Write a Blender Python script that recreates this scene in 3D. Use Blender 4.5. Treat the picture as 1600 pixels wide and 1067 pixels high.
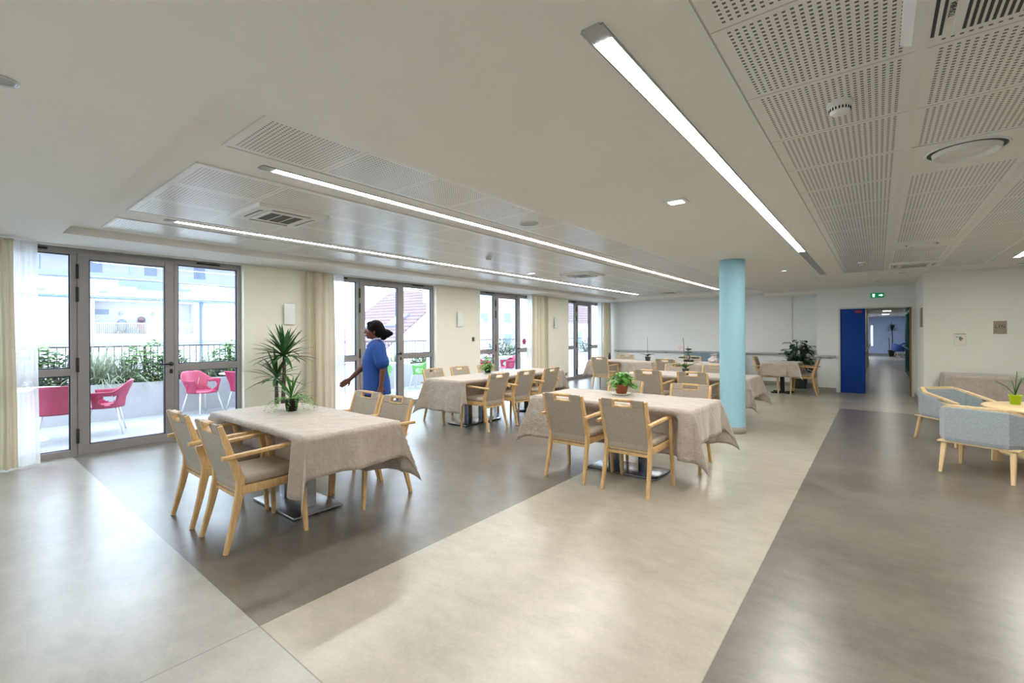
import bpy, bmesh, math, random
from mathutils import Vector, Matrix, Euler
random.seed(7)
PI = math.pi
for o in list(bpy.data.objects): bpy.data.objects.remove(o)
scene = bpy.context.scene
C = scene.collection

# ------------------------------------------------------------------ camera
EYE = 1.45
cam_d = bpy.data.cameras.new('camera'); cam = bpy.data.objects.new('camera', cam_d); C.objects.link(cam)
cam_d.sensor_width = 36.0; cam_d.lens = 714.7/1600*36
cam_d.shift_y = -11.5/1600
cam_d.clip_start = 0.05; cam_d.clip_end = 300
YAW = math.atan2(571.9, 714.7)
cam.matrix_world = Matrix.Translation((0, 0, EYE)) @ Matrix.Rotation(YAW, 4, 'Z') @ Matrix.Rotation(PI/2, 4, 'X') @ Matrix.Rotation(-0.0044, 4, 'Z')
scene.camera = cam

# ------------------------------------------------------------------ world, exposure
w = bpy.data.worlds.new('overcast_sky'); scene.world = w; w.use_nodes = True
bg = w.node_tree.nodes['Background']
bg.inputs['Color'].default_value = (0.74, 0.87, 1.0, 1)
SKY = 6.0
bg.inputs['Strength'].default_value = SKY
scene.view_settings.view_transform = 'Standard'
scene.view_settings.look = 'None'
scene.view_settings.gamma = 1.0
scene.view_settings.exposure = 0.22
LED_POWER = 58.0
CORRIDOR_POWER = 16.0

# ------------------------------------------------------------------ helpers
def new_mat(name):
    m = bpy.data.materials.new(name); m.use_nodes = True
    return m, m.node_tree, m.node_tree.nodes['Principled BSDF']
def N(nt, t): return nt.nodes.new(t)
def put(nt, inp, v):
    if isinstance(v, bpy.types.NodeSocket): nt.links.new(v, inp)
    else: inp.default_value = v
def mth(nt, op, a, b=None, c=None):
    n = N(nt, 'ShaderNodeMath'); n.operation = op
    put(nt, n.inputs[0], a)
    if b is not None: put(nt, n.inputs[1], b)
    if c is not None: put(nt, n.inputs[2], c)
    return n.outputs[0]
def objco(nt):
    tc = N(nt, 'ShaderNodeTexCoord'); s = N(nt, 'ShaderNodeSeparateXYZ'); nt.links.new(tc.outputs['Object'], s.inputs[0])
    return tc.outputs['Object'], s.outputs[0], s.outputs[1], s.outputs[2]
def noise(nt, co, scale, detail=3, rough=.55, stretch=None):
    if stretch:
        mp = N(nt, 'ShaderNodeMapping'); nt.links.new(co, mp.inputs[0]); mp.inputs['Scale'].default_value = stretch; co = mp.outputs[0]
    n = N(nt, 'ShaderNodeTexNoise'); nt.links.new(co, n.inputs['Vector']); n.inputs['Scale'].default_value = scale
    n.inputs['Detail'].default_value = detail; n.inputs['Roughness'].default_value = rough
    return n.outputs['Fac']
def mixc(nt, f, a, b, mode='MIX'):
    n = N(nt, 'ShaderNodeMix'); n.data_type = 'RGBA'; n.blend_type = mode
    put(nt, n.inputs['Factor'], f)
    put(nt, n.inputs['A'], a if isinstance(a, bpy.types.NodeSocket) else (*a, 1))
    put(nt, n.inputs['B'], b if isinstance(b, bpy.types.NodeSocket) else (*b, 1))
    return n.outputs['Result']
def ramp(nt, f, lo, hi):
    n = N(nt, 'ShaderNodeMapRange'); put(nt, n.inputs[0], f); n.inputs[1].default_value = lo; n.inputs[2].default_value = hi
    return n.outputs[0]
def bump(nt, h, dist, strength=1.0):
    n = N(nt, 'ShaderNodeBump'); put(nt, n.inputs['Height'], h); n.inputs['Distance'].default_value = dist; n.inputs['Strength'].default_value = strength
    return n.outputs[0]
MATS = {}
def simple(name, col, rough=.5, metal=0, spec=.5, var=0.0, vscale=8, bumpd=0, bscale=60, stretch=None, sub=0, sheen=0, trans=0):
    if name in MATS: return MATS[name]
    m, nt, b = new_mat(name)
    co, x, y, z = objco(nt)
    b.inputs['Roughness'].default_value = rough; b.inputs['Metallic'].default_value = metal
    b.inputs['Specular IOR Level'].default_value = spec
    if sheen: b.inputs['Sheen Weight'].default_value = sheen
    f = noise(nt, co, vscale, 3, .55, stretch)
    c2 = tuple(min(1, c*(1+var)) for c in col); c1 = tuple(c*(1-var) for c in col)
    nt.links.new(mixc(nt, ramp(nt, f, .3, .7), c1, c2), b.inputs['Base Color'])
    if bumpd:
        h = noise(nt, co, bscale, 2, .5, stretch)
        nt.links.new(bump(nt, h, bumpd), b.inputs['Normal'])
    if trans:
        b.inputs['Transmission Weight'].default_value = 0
        tr = N(nt, 'ShaderNodeBsdfTranslucent'); tr.inputs['Color'].default_value = (*col, 1)
        mx = N(nt, 'ShaderNodeMixShader'); mx.inputs[0].default_value = trans
        nt.links.new(b.outputs[0], mx.inputs[1]); nt.links.new(tr.outputs[0], mx.inputs[2])
        nt.links.new(mx.outputs[0], nt.nodes['Material Output'].inputs['Surface'])
    MATS[name] = m
    return m
def emis(name, col, st):
    if name in MATS: return MATS[name]
    m, nt, b = new_mat(name)
    b.inputs['Base Color'].default_value = (*[c*.8 for c in col], 1)
    b.inputs['Emission Color'].default_value = (*col, 1); b.inputs['Emission Strength'].default_value = st
    MATS[name] = m
    return m

def srgb(r, g, b):
    f = lambda c: (c/255/12.92) if c/255 <= .04045 else ((c/255+.055)/1.055)**2.4
    return (f(r), f(g), f(b))

# geometry collector
class MB:
    def __init__(s): s.v = []; s.f = []; s.sm = []
    def add(s, verts, faces, smooth=False, M=None):
        o = len(s.v)
        for p in verts: s.v.append(tuple(M @ Vector(p)) if M is not None else tuple(p))
        for f in faces: s.f.append([i+o for i in f]); s.sm.append(smooth)
        return s
    def box(s, x0, x1, y0, y1, z0, z1, M=None, bev=0, seg=2, smooth=False):
        if bev > 0:
            bm = bmesh.new(); bmesh.ops.create_cube(bm, size=1)
            for v in bm.verts: v.co = Vector(((x0+x1)/2+v.co.x*(x1-x0), (y0+y1)/2+v.co.y*(y1-y0), (z0+z1)/2+v.co.z*(z1-z0)))
            bmesh.ops.bevel(bm, geom=list(bm.edges), offset=bev, segments=seg, affect='EDGES', profile=.6)
            bm.verts.index_update()
            s.add([v.co.copy() for v in bm.verts], [[v.index for v in f.verts] for f in bm.faces], smooth or seg > 1, M); bm.free(); return s
        v = [(x0,y0,z0),(x1,y0,z0),(x1,y1,z0),(x0,y1,z0),(x0,y0,z1),(x1,y0,z1),(x1,y1,z1),(x0,y1,z1)]
        return s.add(v, [[0,3,2,1],[4,5,6,7],[0,1,5,4],[1,2,6,5],[2,3,7,6],[3,0,4,7]], smooth, M)
    def loft(s, rings, close=True, caps=True, smooth=False, M=None):
        n = len(rings[0]); v = [p for r in rings for p in r]; f = []
        for i in range(len(rings)-1):
            for j in range(n if close else n-1):
                k = (j+1) % n
                f.append([i*n+j, i*n+k, (i+1)*n+k, (i+1)*n+j])
        if caps:
            f.append(list(range(n))[::-1]); f.append([(len(rings)-1)*n+j for j in range(n)])
        return s.add(v, f, smooth, M)
    def bar(s, pts, size, up=(0,0,1), bev=0, M=None):
        # rectangular section bar along pts; size list of (w,h) per point: w along side, h along 'up'
        rings = []
        P = [Vector(p) for p in pts]
        for i, p in enumerate(P):
            d = (P[min(i+1, len(P)-1)]-P[max(i-1, 0)]).normalized()
            sd = d.cross(Vector(up)).normalized(); u = sd.cross(d).normalized()
            w, h = size[i] if isinstance(size, list) else size
            c = min(w, h)*.18 if bev else 0
            if c:
                q = [(-w/2+c,-h/2),(w/2-c,-h/2),(w/2,-h/2+c),(w/2,h/2-c),(w/2-c,h/2),(-w/2+c,h/2),(-w/2,h/2-c),(-w/2,-h/2+c)]
            else: q = [(-w/2,-h/2),(w/2,-h/2),(w/2,h/2),(-w/2,h/2)]
            rings.append([p+sd*a+u*b for a, b in q])
        return s.loft(rings, M=M)
    def tube(s, pts, r, n=10, M=None, caps=True):
        P = [Vector(p) for p in pts]; rings = []
        d0 = (P[1]-P[0]).normalized(); ref = Vector((0,0,1)) if abs(d0.z) < .9 else Vector((1,0,0))
        a = d0.cross(ref).normalized()
        for i, p in enumerate(P):
            d = (P[min(i+1, len(P)-1)]-P[max(i-1, 0)]).normalized()
            a = (a - d*a.dot(d)).normalized(); b = d.cross(a)
            rr = r[i] if isinstance(r, (list, tuple)) else r
            rings.append([p+(a*math.cos(2*PI*k/n)+b*math.sin(2*PI*k/n))*rr for k in range(n)])
        return s.loft(rings, smooth=True, M=M, caps=caps)
    def lathe(s, prof, n=28, c=(0,0,0), M=None, caps=False, smooth=True):
        rings = [[(c[0]+r*math.cos(2*PI*k/n), c[1]+r*math.sin(2*PI*k/n), c[2]+z) for k in range(n)] for r, z in prof]
        return s.loft(rings, smooth=smooth, M=M, caps=caps)
    def ell(s, c, r, nu=16, nv=10, M=None, R=None):
        rings = []
        for i in range(nv+1):
            t = -PI/2+PI*i/nv; t = max(min(t, PI/2-.02), -PI/2+.02)
            ring = []
            for k in range(nu):
                p = Vector((r[0]*math.cos(t)*math.cos(2*PI*k/nu), r[1]*math.cos(t)*math.sin(2*PI*k/nu), r[2]*math.sin(t)))
                if R is not None: p = R @ p
                ring.append(p+Vector(c))
            rings.append(ring)
        return s.loft(rings, smooth=True, M=M)
    def leaf(s, base, d, L, W, droop=.3, seg=5, fold=.25, tip=1.0, side=None):
        # strap leaf: starts at base in direction d and droops
        d = Vector(d).normalized(); p = Vector(base); v = []; f = []
        sd = Vector(side) if side is not None else d.cross(Vector((0,0,1)))
        if sd.length < 1e-3: sd = Vector((1,0,0))
        sd.normalize(); o = 0
        for i in range(seg+1):
            t = i/seg; wd = W*(math.sin(PI*min(1, (t*.9+.12)))**.7)*(1 if t < 1 else 0.02)*tip
            up = sd.cross(d).normalized()
            v += [tuple(p-sd*wd/2+up*fold*wd*.5), tuple(p), tuple(p+sd*wd/2+up*fold*wd*.5)]
            if i < seg:
                d = (d+Vector((0,0,-droop/seg*(.4+1.2*t)))).normalized(); p = p+d*L/seg
        for i in range(seg):
            a = i*3; f += [[a,a+1,a+4,a+3],[a+1,a+2,a+5,a+4]]
        return s.add(v, f, True)
    def build(s, name, mat, parent=None, loc=None, bevmod=0, solid=0, autos=None):
        me = bpy.data.meshes.new(name)
        me.from_pydata(s.v, [], s.f); me.update()
        me.polygons.foreach_set('use_smooth', s.sm)
        bm = bmesh.new(); bm.from_mesh(me); bmesh.ops.recalc_face_normals(bm, faces=bm.faces); bm.to_mesh(me); bm.free()
        if isinstance(mat, (list, tuple)):
            for m in mat: me.materials.append(m)
        else: me.materials.append(mat)
        o = bpy.data.objects.new(name, me); C.objects.link(o)
        if parent is not None: o.parent = parent
        if loc is not None: o.location = loc
        if bevmod:
            b = o.modifiers.new('bevel', 'BEVEL'); b.width = bevmod; b.segments = 2; b.limit_method = 'ANGLE'; b.angle_limit = .6
        if solid:
            b = o.modifiers.new('solid', 'SOLIDIFY'); b.thickness = solid; b.offset = 0
        return o
def tag(o, label=None, cat=None, group=None, kind=None):
    if label: o['label'] = label
    if cat: o['category'] = cat
    if group: o['group'] = group
    if kind: o['kind'] = kind
    return o
def thing(name, label, cat, loc=(0,0,0), rz=0, group=None):
    o = bpy.data.objects.new(name, None); C.objects.link(o); o.location = loc; o.rotation_euler = (0,0,rz)
    o.empty_display_size = .1
    return tag(o, label, cat, group)
def dup(root, loc, rz, label, group=None, scale=None):
    r = root.copy(); C.objects.link(r); r.location = loc; r.rotation_euler = (0,0,rz); r['label'] = label
    if group: r['group'] = group
    if scale: r.scale = scale
    for ch in list(root.children):
        c = ch.copy(); C.objects.link(c); c.parent = r
        for g in ch.children:
            d = g.copy(); C.objects.link(d); d.parent = c
    return r
def struct(name, mb, mat, parent=None, **k):
    o = mb.build(name, mat, parent, **k)
    if parent is None: o['kind'] = 'structure'
    return o
def sroot(name, loc=(0,0,0), rz=0):
    o = bpy.data.objects.new(name, None); C.objects.link(o); o.location = loc; o.rotation_euler = (0,0,rz); o['kind'] = 'structure'; o.empty_display_size = .1
    return o
def text(name, s, size, mat, parent, loc, rot, ext=.001, font_w=1.0, sp=1.0):
    cu = bpy.data.curves.new(name, 'FONT'); cu.body = s; cu.size = size; cu.extrude = ext; cu.align_x = 'CENTER'; cu.align_y = 'CENTER'; cu.space_character = sp
    cu.materials.append(mat)
    t = bpy.data.objects.new(name, cu); C.objects.link(t)
    dg = bpy.context.evaluated_depsgraph_get(); me = bpy.data.meshes.new_from_object(t.evaluated_get(dg)); bpy.data.objects.remove(t)
    o = bpy.data.objects.new(name, me); C.objects.link(o); o.parent = parent; o.location = loc; o.rotation_euler = rot; o.scale = (font_w, 1, 1)
    if not me.materials: me.materials.append(mat)
    return o

# ------------------------------------------------------------------ materials
def floor_mat():
    m, nt, b = new_mat('vinyl_floor'); co, x, y, z = objco(nt)
    gt = lambda a, v: mth(nt, 'GREATER_THAN', a, v); lt = lambda a, v: mth(nt, 'LESS_THAN', a, v)
    dark_l = mth(nt, 'MULTIPLY', lt(x, -2.412), gt(y, .99))
    dark_r = mth(nt, 'MULTIPLY', gt(x, -.575), lt(y, 10.75))
    dark = mth(nt, 'MAXIMUM', dark_l, dark_r)
    mid = mth(nt, 'MULTIPLY', lt(y, .99), lt(x, -.575))
    n1 = noise(nt, co, 1.1, 4, .6, (1, 1.4, 1)); n2 = noise(nt, co, 6, 5, .65, (1, 1.5, 1)); n3 = noise(nt, co, 45, 3, .6)
    mot = mth(nt, 'ADD', mth(nt, 'ADD', mth(nt, 'MULTIPLY', n1, .45), mth(nt, 'MULTIPLY', n2, .38)), mth(nt, 'MULTIPLY', n3, .17))
    mot = ramp(nt, mot, .37, .63)
    light = mixc(nt, mot, (.295,.27,.205), (.44,.41,.33))
    drk = mixc(nt, mot, (.095,.081,.067), (.185,.164,.138))
    md = mixc(nt, mot, (.29,.28,.25), (.42,.405,.37))
    c = mixc(nt, dark, light, drk); c = mixc(nt, mid, c, md)
    def line(a, v, wd): return mth(nt, 'LESS_THAN', mth(nt, 'ABSOLUTE', mth(nt, 'SUBTRACT', a, v)), wd)
    seam = mth(nt, 'MULTIPLY', line(y, .99, .0032), lt(x, -.575))
    seam = mth(nt, 'MAXIMUM', seam, mth(nt, 'MULTIPLY', line(x, -2.412, .003), lt(y, .99)))
    seam = mth(nt, 'MAXIMUM', seam, mth(nt, 'MULTIPLY', line(x, -4.48, .0022), lt(y, 40)))
    seam = mth(nt, 'MAXIMUM', seam, line(x, -.575, .003))
    c = mixc(nt, mth(nt, 'MULTIPLY', seam, .6), c, (.09,.082,.07))
    nt.links.new(c, b.inputs['Base Color'])
    b.inputs['Roughness'].default_value = .29
    b.inputs['Specular IOR Level'].default_value = .85
    nt.links.new(bump(nt, n3, .0008, .35), b.inputs['Normal'])
    return m
M_floor = floor_mat()
M_cream = simple('cream_wall_paint', srgb(241,238,224), .75, spec=.2, var=.01, bumpd=.0006, bscale=180)
M_white = simple('white_wall_paint', srgb(226,229,227), .75, spec=.2, var=.01, bumpd=.0006, bscale=180)
M_right = simple('warm_white_paint', srgb(226,225,214), .75, spec=.2, var=.01, bumpd=.0006, bscale=180)
M_ceil = simple('white_ceiling_plaster', srgb(232,230,224), .8, spec=.15, var=.008, bumpd=.0004, bscale=220)
M_ext = simple('exterior_render', srgb(238,238,238), .85, spec=.1, var=.02)
M_frame = simple('bronze_grey_aluminium', srgb(150,145,144), .42, metal=.25, var=.02)
M_blueframe = simple('dark_gasket', srgb(24,34,52), .5)
M_black = simple('black_plastic', (.012,.012,.014), .4)
M_blackm = simple('black_metal', (.02,.02,.022), .35, metal=.6)
M_chrome = simple('brushed_steel', (.55,.56,.57), .28, metal=1, var=.05)
M_steel = simple('satin_steel', (.38,.39,.41), .3, metal=1, var=.1, vscale=20)
M_greym = simple('grey_metal', srgb(168,170,170), .45, metal=.2)
M_wplast = simple('white_plastic', srgb(226,226,220), .45, var=.01)
M_base = simple('taupe_skirting', srgb(150,143,130), .6)
M_blue = simple('blue_door_laminate', (.0,.045,.27), .55, spec=.25, var=.02)
M_col = simple('light_blue_paint', srgb(150,194,208), .6, spec=.3, var=.01)
def wood_mat(name, c1, c2, rough=.42):
    m, nt, b = new_mat(name); co, x, y, z = objco(nt)
    n = noise(nt, co, 5, 4, .6, (5, 5, .8)); n2 = noise(nt, co, 60, 2, .5, (3, 3, .3))
    f = mth(nt, 'ADD', mth(nt, 'MULTIPLY', n, .7), mth(nt, 'MULTIPLY', n2, .3))
    nt.links.new(mixc(nt, ramp(nt, f, .35, .65), c1, c2), b.inputs['Base Color']); b.inputs['Roughness'].default_value = rough
    return m
M_wood = wood_mat('beech_wood', srgb(184,146,96), srgb(216,182,130))
M_wood2 = wood_mat('pale_oak_wood', srgb(205,176,128), srgb(228,202,158))
def weave(name, c1, c2, scale=420, rough=.8, big=.15):
    m, nt, b = new_mat(name); co, x, y, z = objco(nt)
    n = noise(nt, co, scale, 2, .6); n2 = noise(nt, co, 40, 3, .6); 
    f = mth(nt, 'ADD', mth(nt, 'MULTIPLY', n, .75), mth(nt, 'MULTIPLY', n2, .25))
    nt.links.new(mixc(nt, ramp(nt, f, .38, .62), c1, c2), b.inputs['Base Color']); b.inputs['Roughness'].default_value = rough
    b.inputs['Sheen Weight'].default_value = big
    nt.links.new(bump(nt, n, .0006, .5), b.inputs['Normal'])
    return m
M_fab = weave('taupe_upholstery', srgb(140,130,116), srgb(168,158,143), 260, .7)
M_seat = weave('taupe_seat_vinyl', srgb(150,138,122), srgb(166,154,138), 200, .42, 0)
M_tub = weave('grey_blue_upholstery', srgb(132,142,146), srgb(168,177,181), 170, .85)
M_navy = weave('navy_upholstery', (.01,.04,.16), (.02,.07,.24), 200, .8)
def cloth_mat():
    m, nt, b = new_mat('taupe_linen'); co, x, y, z = objco(nt)
    n = noise(nt, co, 2.4, 5, .62); n2 = noise(nt, co, 9, 5, .7); n3 = noise(nt, co, 300, 2, .5)
    nt.links.new(mixc(nt, ramp(nt, n2, .3, .7), srgb(158,146,134), srgb(176,164,151)), b.inputs['Base Color'])
    b.inputs['Roughness'].default_value = .5; b.inputs['Sheen Weight'].default_value = .35; b.inputs['Sheen Roughness'].default_value = .4; b.inputs['Specular IOR Level'].default_value = .6
    cr = lambda a, v: mth(nt, 'MULTIPLY', mth(nt, 'LESS_THAN', mth(nt, 'ABSOLUTE', mth(nt, 'SUBTRACT', mth(nt, 'FRACT', mth(nt, 'DIVIDE', mth(nt, 'ADD', a, v), .62)), .5)), .006), .35)
    h = mth(nt, 'ADD', mth(nt, 'ADD', mth(nt, 'MULTIPLY', n, 1.0), mth(nt, 'MULTIPLY', n2, .55)), mth(nt, 'MULTIPLY', n3, .02))
    h = mth(nt, 'SUBTRACT', h, mth(nt, 'ADD', cr(x, .13), cr(y, .2)))
    nt.links.new(bump(nt, h, .038, .9), b.inputs['Normal'])
    return m
M_cloth = cloth_mat()
def curtain_mat(name, col, tr, alpha=0):
    m, nt, b = new_mat(name); co, x, y, z = objco(nt)
    b.inputs['Base Color'].default_value = (*col, 1); b.inputs['Roughness'].default_value = .8
    t = N(nt, 'ShaderNodeBsdfTranslucent'); t.inputs['Color'].default_value = (*col, 1)
    mx = N(nt, 'ShaderNodeMixShader'); mx.inputs[0].default_value = tr
    nt.links.new(b.outputs[0], mx.inputs[1]); nt.links.new(t.outputs[0], mx.inputs[2]); out = mx.outputs[0]
    if alpha:
        tp = N(nt, 'ShaderNodeBsdfTransparent'); m2 = N(nt, 'ShaderNodeMixShader'); m2.inputs[0].default_value = alpha
        nt.links.new(out, m2.inputs[1]); nt.links.new(tp.outputs[0], m2.inputs[2]); out = m2.outputs[0]
    nt.links.new(out, nt.nodes['Material Output'].inputs['Surface'])
    return m
M_curt = curtain_mat('beige_curtain', srgb(214,204,180), .22)
M_sheer = curtain_mat('sheer_white_voile', srgb(240,240,240), .5, .22)
def glass_mat(name, tint=(1,1,1), refl=1.0):
    m, nt, b = new_mat(name)
    g = N(nt, 'ShaderNodeBsdfGlossy'); g.inputs['Roughness'].default_value = .0
    t = N(nt, 'ShaderNodeBsdfTransparent'); t.inputs['Color'].default_value = (*tint, 1)
    lw = N(nt, 'ShaderNodeLayerWeight'); lw.inputs['Blend'].default_value = .5
    f5 = mth(nt, 'ADD', .035, mth(nt, 'MULTIPLY', mth(nt, 'POWER', lw.outputs['Facing'], 5.0), .9))
    mx = N(nt, 'ShaderNodeMixShader'); nt.links.new(mth(nt, 'MULTIPLY', f5, refl), mx.inputs[0])
    nt.links.new(t.outputs[0], mx.inputs[1]); nt.links.new(g.outputs[0], mx.inputs[2])
    nt.links.new(mx.outputs[0], nt.nodes['Material Output'].inputs['Surface'])
    return m
M_glass = glass_mat('clear_glass', (.97,.99,1.0))
M_sconce = None
def tile_mat(name, jw, jwx):
    # perforated plaster tiles, object coordinates start at the zone corner, 0.6 m module
    m, nt, b = new_mat(name); co, x, y, z = objco(nt)
    fx = mth(nt, 'MULTIPLY', mth(nt, 'FRACT', mth(nt, 'DIVIDE', x, .6)), .6); fy = mth(nt, 'MULTIPLY', mth(nt, 'FRACT', mth(nt, 'DIVIDE', y, .6)), .6)
    def inner(f, e): return mth(nt, 'MULTIPLY', mth(nt, 'GREATER_THAN', f, e), mth(nt, 'LESS_THAN', f, .6-e))
    def hole(f): return mth(nt, 'LESS_THAN', mth(nt, 'ABSOLUTE', mth(nt, 'SUBTRACT', mth(nt, 'FRACT', mth(nt, 'DIVIDE', f, .024)), .5)), .23)
    reg = mth(nt, 'MULTIPLY', inner(fx, .048), inner(fy, .024))
    hl = mth(nt, 'MULTIPLY', mth(nt, 'MULTIPLY', hole(fx), hole(fy)), reg)
    c = mixc(nt, hl, srgb(228,227,222), (.10,.09,.08))
    jx = mth(nt, 'SUBTRACT', 1.0, inner(fx, jwx)); jy = mth(nt, 'SUBTRACT', 1.0, inner(fy, jw))
    j = mth(nt, 'MAXIMUM', jx, jy)
    c = mixc(nt, mth(nt, 'MULTIPLY', j, .55), c, (.30,.29,.27))
    nt.links.new(c, b.inputs['Base Color']); b.inputs['Roughness'].default_value = .3; b.inputs['Specular IOR Level'].default_value = .5
    nt.links.new(bump(nt, mth(nt, 'SUBTRACT', 1.0, mth(nt, 'MAXIMUM', hl, j)), .004, .6), b.inputs['Normal'])
    return m
M_tileL = tile_mat('perforated_ceiling_tile_fine_joint', .0035, .003)
M_tileR = tile_mat('perforated_ceiling_tile_wide_joint', .004, .006)
M_led = emis('led_diffuser', (1.0, .975, .93), LED_POWER)
M_leaf = simple('leaf_green', (.05,.17,.025), .42, var=.45, vscale=9, trans=.15)
M_leafd = simple('leaf_dark_green', (.016,.055,.022), .35, var=.35, vscale=9)
M_leafb = simple('leaf_bright_green', (.12,.36,.05), .4, var=.4, vscale=14, trans=.2)
M_yucca = simple('yucca_leaf', (.035,.12,.03), .4, var=.5, vscale=7)
M_bark = simple('cane_bark', (.10,.08,.065), .85, var=.4, vscale=30, bumpd=.004, bscale=60)
M_soil = simple('potting_soil', (.03,.02,.014), .95, var=.3, vscale=40)
M_terra = simple('terracotta', srgb(150,82,56), .65, var=.08)
M_grpot = simple('grey_green_plastic', srgb(92,98,92), .5, var=.04)
M_pink = simple('pink_plastic', srgb(158,46,82), .38, var=.02)
M_lime = simple('lime_plastic', (.40,.62,.01), .4)
M_greenp = simple('pale_green_plastic', srgb(120,185,100), .4)
M_alu = simple('white_aluminium', srgb(225,228,232), .35, metal=.3)

# ------------------------------------------------------------------ room shell
XW, XF, XO = -7.45, -7.58, -7.78          # inner face of window wall, door frames, outer face
YB, YN, YR = 14.6, 13.65, 11.15           # back wall, door wall, right-hand block
HC, HR = 2.525, 2.61                      # ceiling, raised ceiling field
YF, XR = -3.6, 4.6                        # wall behind the camera, far right wall
WIN = [(-3.30, -2.45, -1.48, -.62), (.18, 1.034, 2.003, 2.853), (4.03, 4.885, 5.85, 6.70), (8.09, 8.77, 9.74, 10.62), (12.10, 12.72, 13.68, 14.45)]  # first unit is out of view, added to bring daylight to the foreground
struct('floor', MB().box(XO, XR+.2, YF, YB+.35, -.12, 0).box(-2.4, 5, YB+.35, 38, -.12, 0), M_floor)
# window wall with openings
mb = MB(); ys = [YF-.2]
for a in WIN: ys += [a[0], a[3]]
ys.append(YB+.35)
for i in range(0, len(ys), 2): mb.box(XO, XW, ys[i], ys[i+1], 0, 2.9)
for a in WIN: mb.box(XO, XW, a[0], a[3], 2.508, 2.9); mb.box(XO, XF+.03, a[0], a[3], -.12, .004)
struct('wall_left', mb, M_cream)
mb = MB(); mb.box(XO, -1.84, YB, YB+.35, 0, 2.9); mb.box(-1.84, -1.19, YB+.03, YB+.35, 0, 2.9)
mb.box(-1.19, -.745, YN, YB+.35, 0, 2.9)
mb.box(-.745, .62, YN, YN+.2, 2.05, 2.9)
struct('wall_back', mb, M_white)
struct('wall_right', MB().box(.65, 1.2, YR, YN+.2, 0, 2.9).box(1.2, XR+.2, YR, YR+.3, 0, 2.9).box(.62, .65, YN, YN+.2, 0, 2.9), M_right)
struct('wall_front', MB().box(XO, XR+.2, YF-.2, YF, 0, 2.9), M_white)
struct('wall_east', MB().box(XR, XR+.2, YF, YR, 0, 2.9), M_white)
# ceiling with a raised rectangular field
rx0, rx1, ry0, ry1 = -6.64, -2.335, .796, 13.65
mb = MB()
for (a, b, c, d) in ((XO, rx0, YF-.2, YB+.35), (rx1, XR+.2, YF-.2, YB+.35), (rx0, rx1, YF-.2, ry0), (rx0, rx1, ry1, YB+.35)):
    mb.box(a, b, c, d, HC, 2.9)
mb.box(rx0, rx1, ry0, ry1, HR, 2.9)
struct('ceiling', mb, M_ceil)
# perforated panel fields, 0.6 m tiles; object origin at a tile corner
def panel_field(x0, y0, nx, ny, z, mat):
    w_, d_ = nx*.6, ny*.6
    o = struct('ceiling', MB().box(0, w_, 0, d_, -.004, .004), mat, loc=(x0, y0, z))
    f = MB(); t = .022
    for (a, b, c, d) in ((-t, 0, -t, d_+t), (w_, w_+t, -t, d_+t), (0, w_, -t, 0), (0, w_, d_, d_+t)): f.box(a, b, c, d, -.008, .004)
    struct('frame', f, M_wplast, o)
    return o
panel_field(-3.09, 1.09, 1, 20, HR-.003, M_tileL)
panel_field(-5.365, 1.09, 3, 20, HR-.003, M_tileL)
panel_field(-6.41, 1.09, 1, 20, HR-.003, M_tileL)
pr = panel_field(-.47, .52, 3, 16, HC-.003, M_tileR)
mb = MB()
for k in (1, 2): mb.box(k*.6-.017, k*.6+.017, .0, 9.6, -.0075, .0)
struct('rail', mb, M_wplast, pr)
# skirting
def skirt(n, *bx):
    mb = MB()
    for b in bx: mb.box(*b)
    struct('baseboard_'+n, mb, M_base)
skirt('back', (XW, -1.84, YB-.015, YB, 0, .10), (-1.84, -1.19, YB+.015, YB+.03, 0, .10), (-1.205, -.80, YN-.015, YN, 0, .10), (-1.205, -1.19, YN-.015, YB+.1, 0, .10))
skirt('right', (.66, XR, YR-.015, YR, 0, .10), (.635, .65, YR-.015, YN-.02, 0, .10))
skirt('left', *[(XW, XW+.015, a, b, 0, .10) for a, b in ((YF, -3.3), (-.62, .18), (2.853, 4.03), (6.7, 8.09), (10.62, 12.1), (14.45, 14.585))])
# thin line under the ceiling along the windows
struct('trim_1', MB().box(XW-.001, XW+.012, YF, YB, 2.506, 2.525), M_wplast)

# blue column
mb = MB(); mb.lathe([(.172, .09), (.172, HC)], 40, (-1.68, 7.30, 0))
col = struct('column', mb, M_col)
struct('plinth_band', MB().lathe([(.174, 0), (.177, .002), (.177, .088), (.172, .09)], 40, (-1.68, 7.30, 0)), M_base, col)

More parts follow.
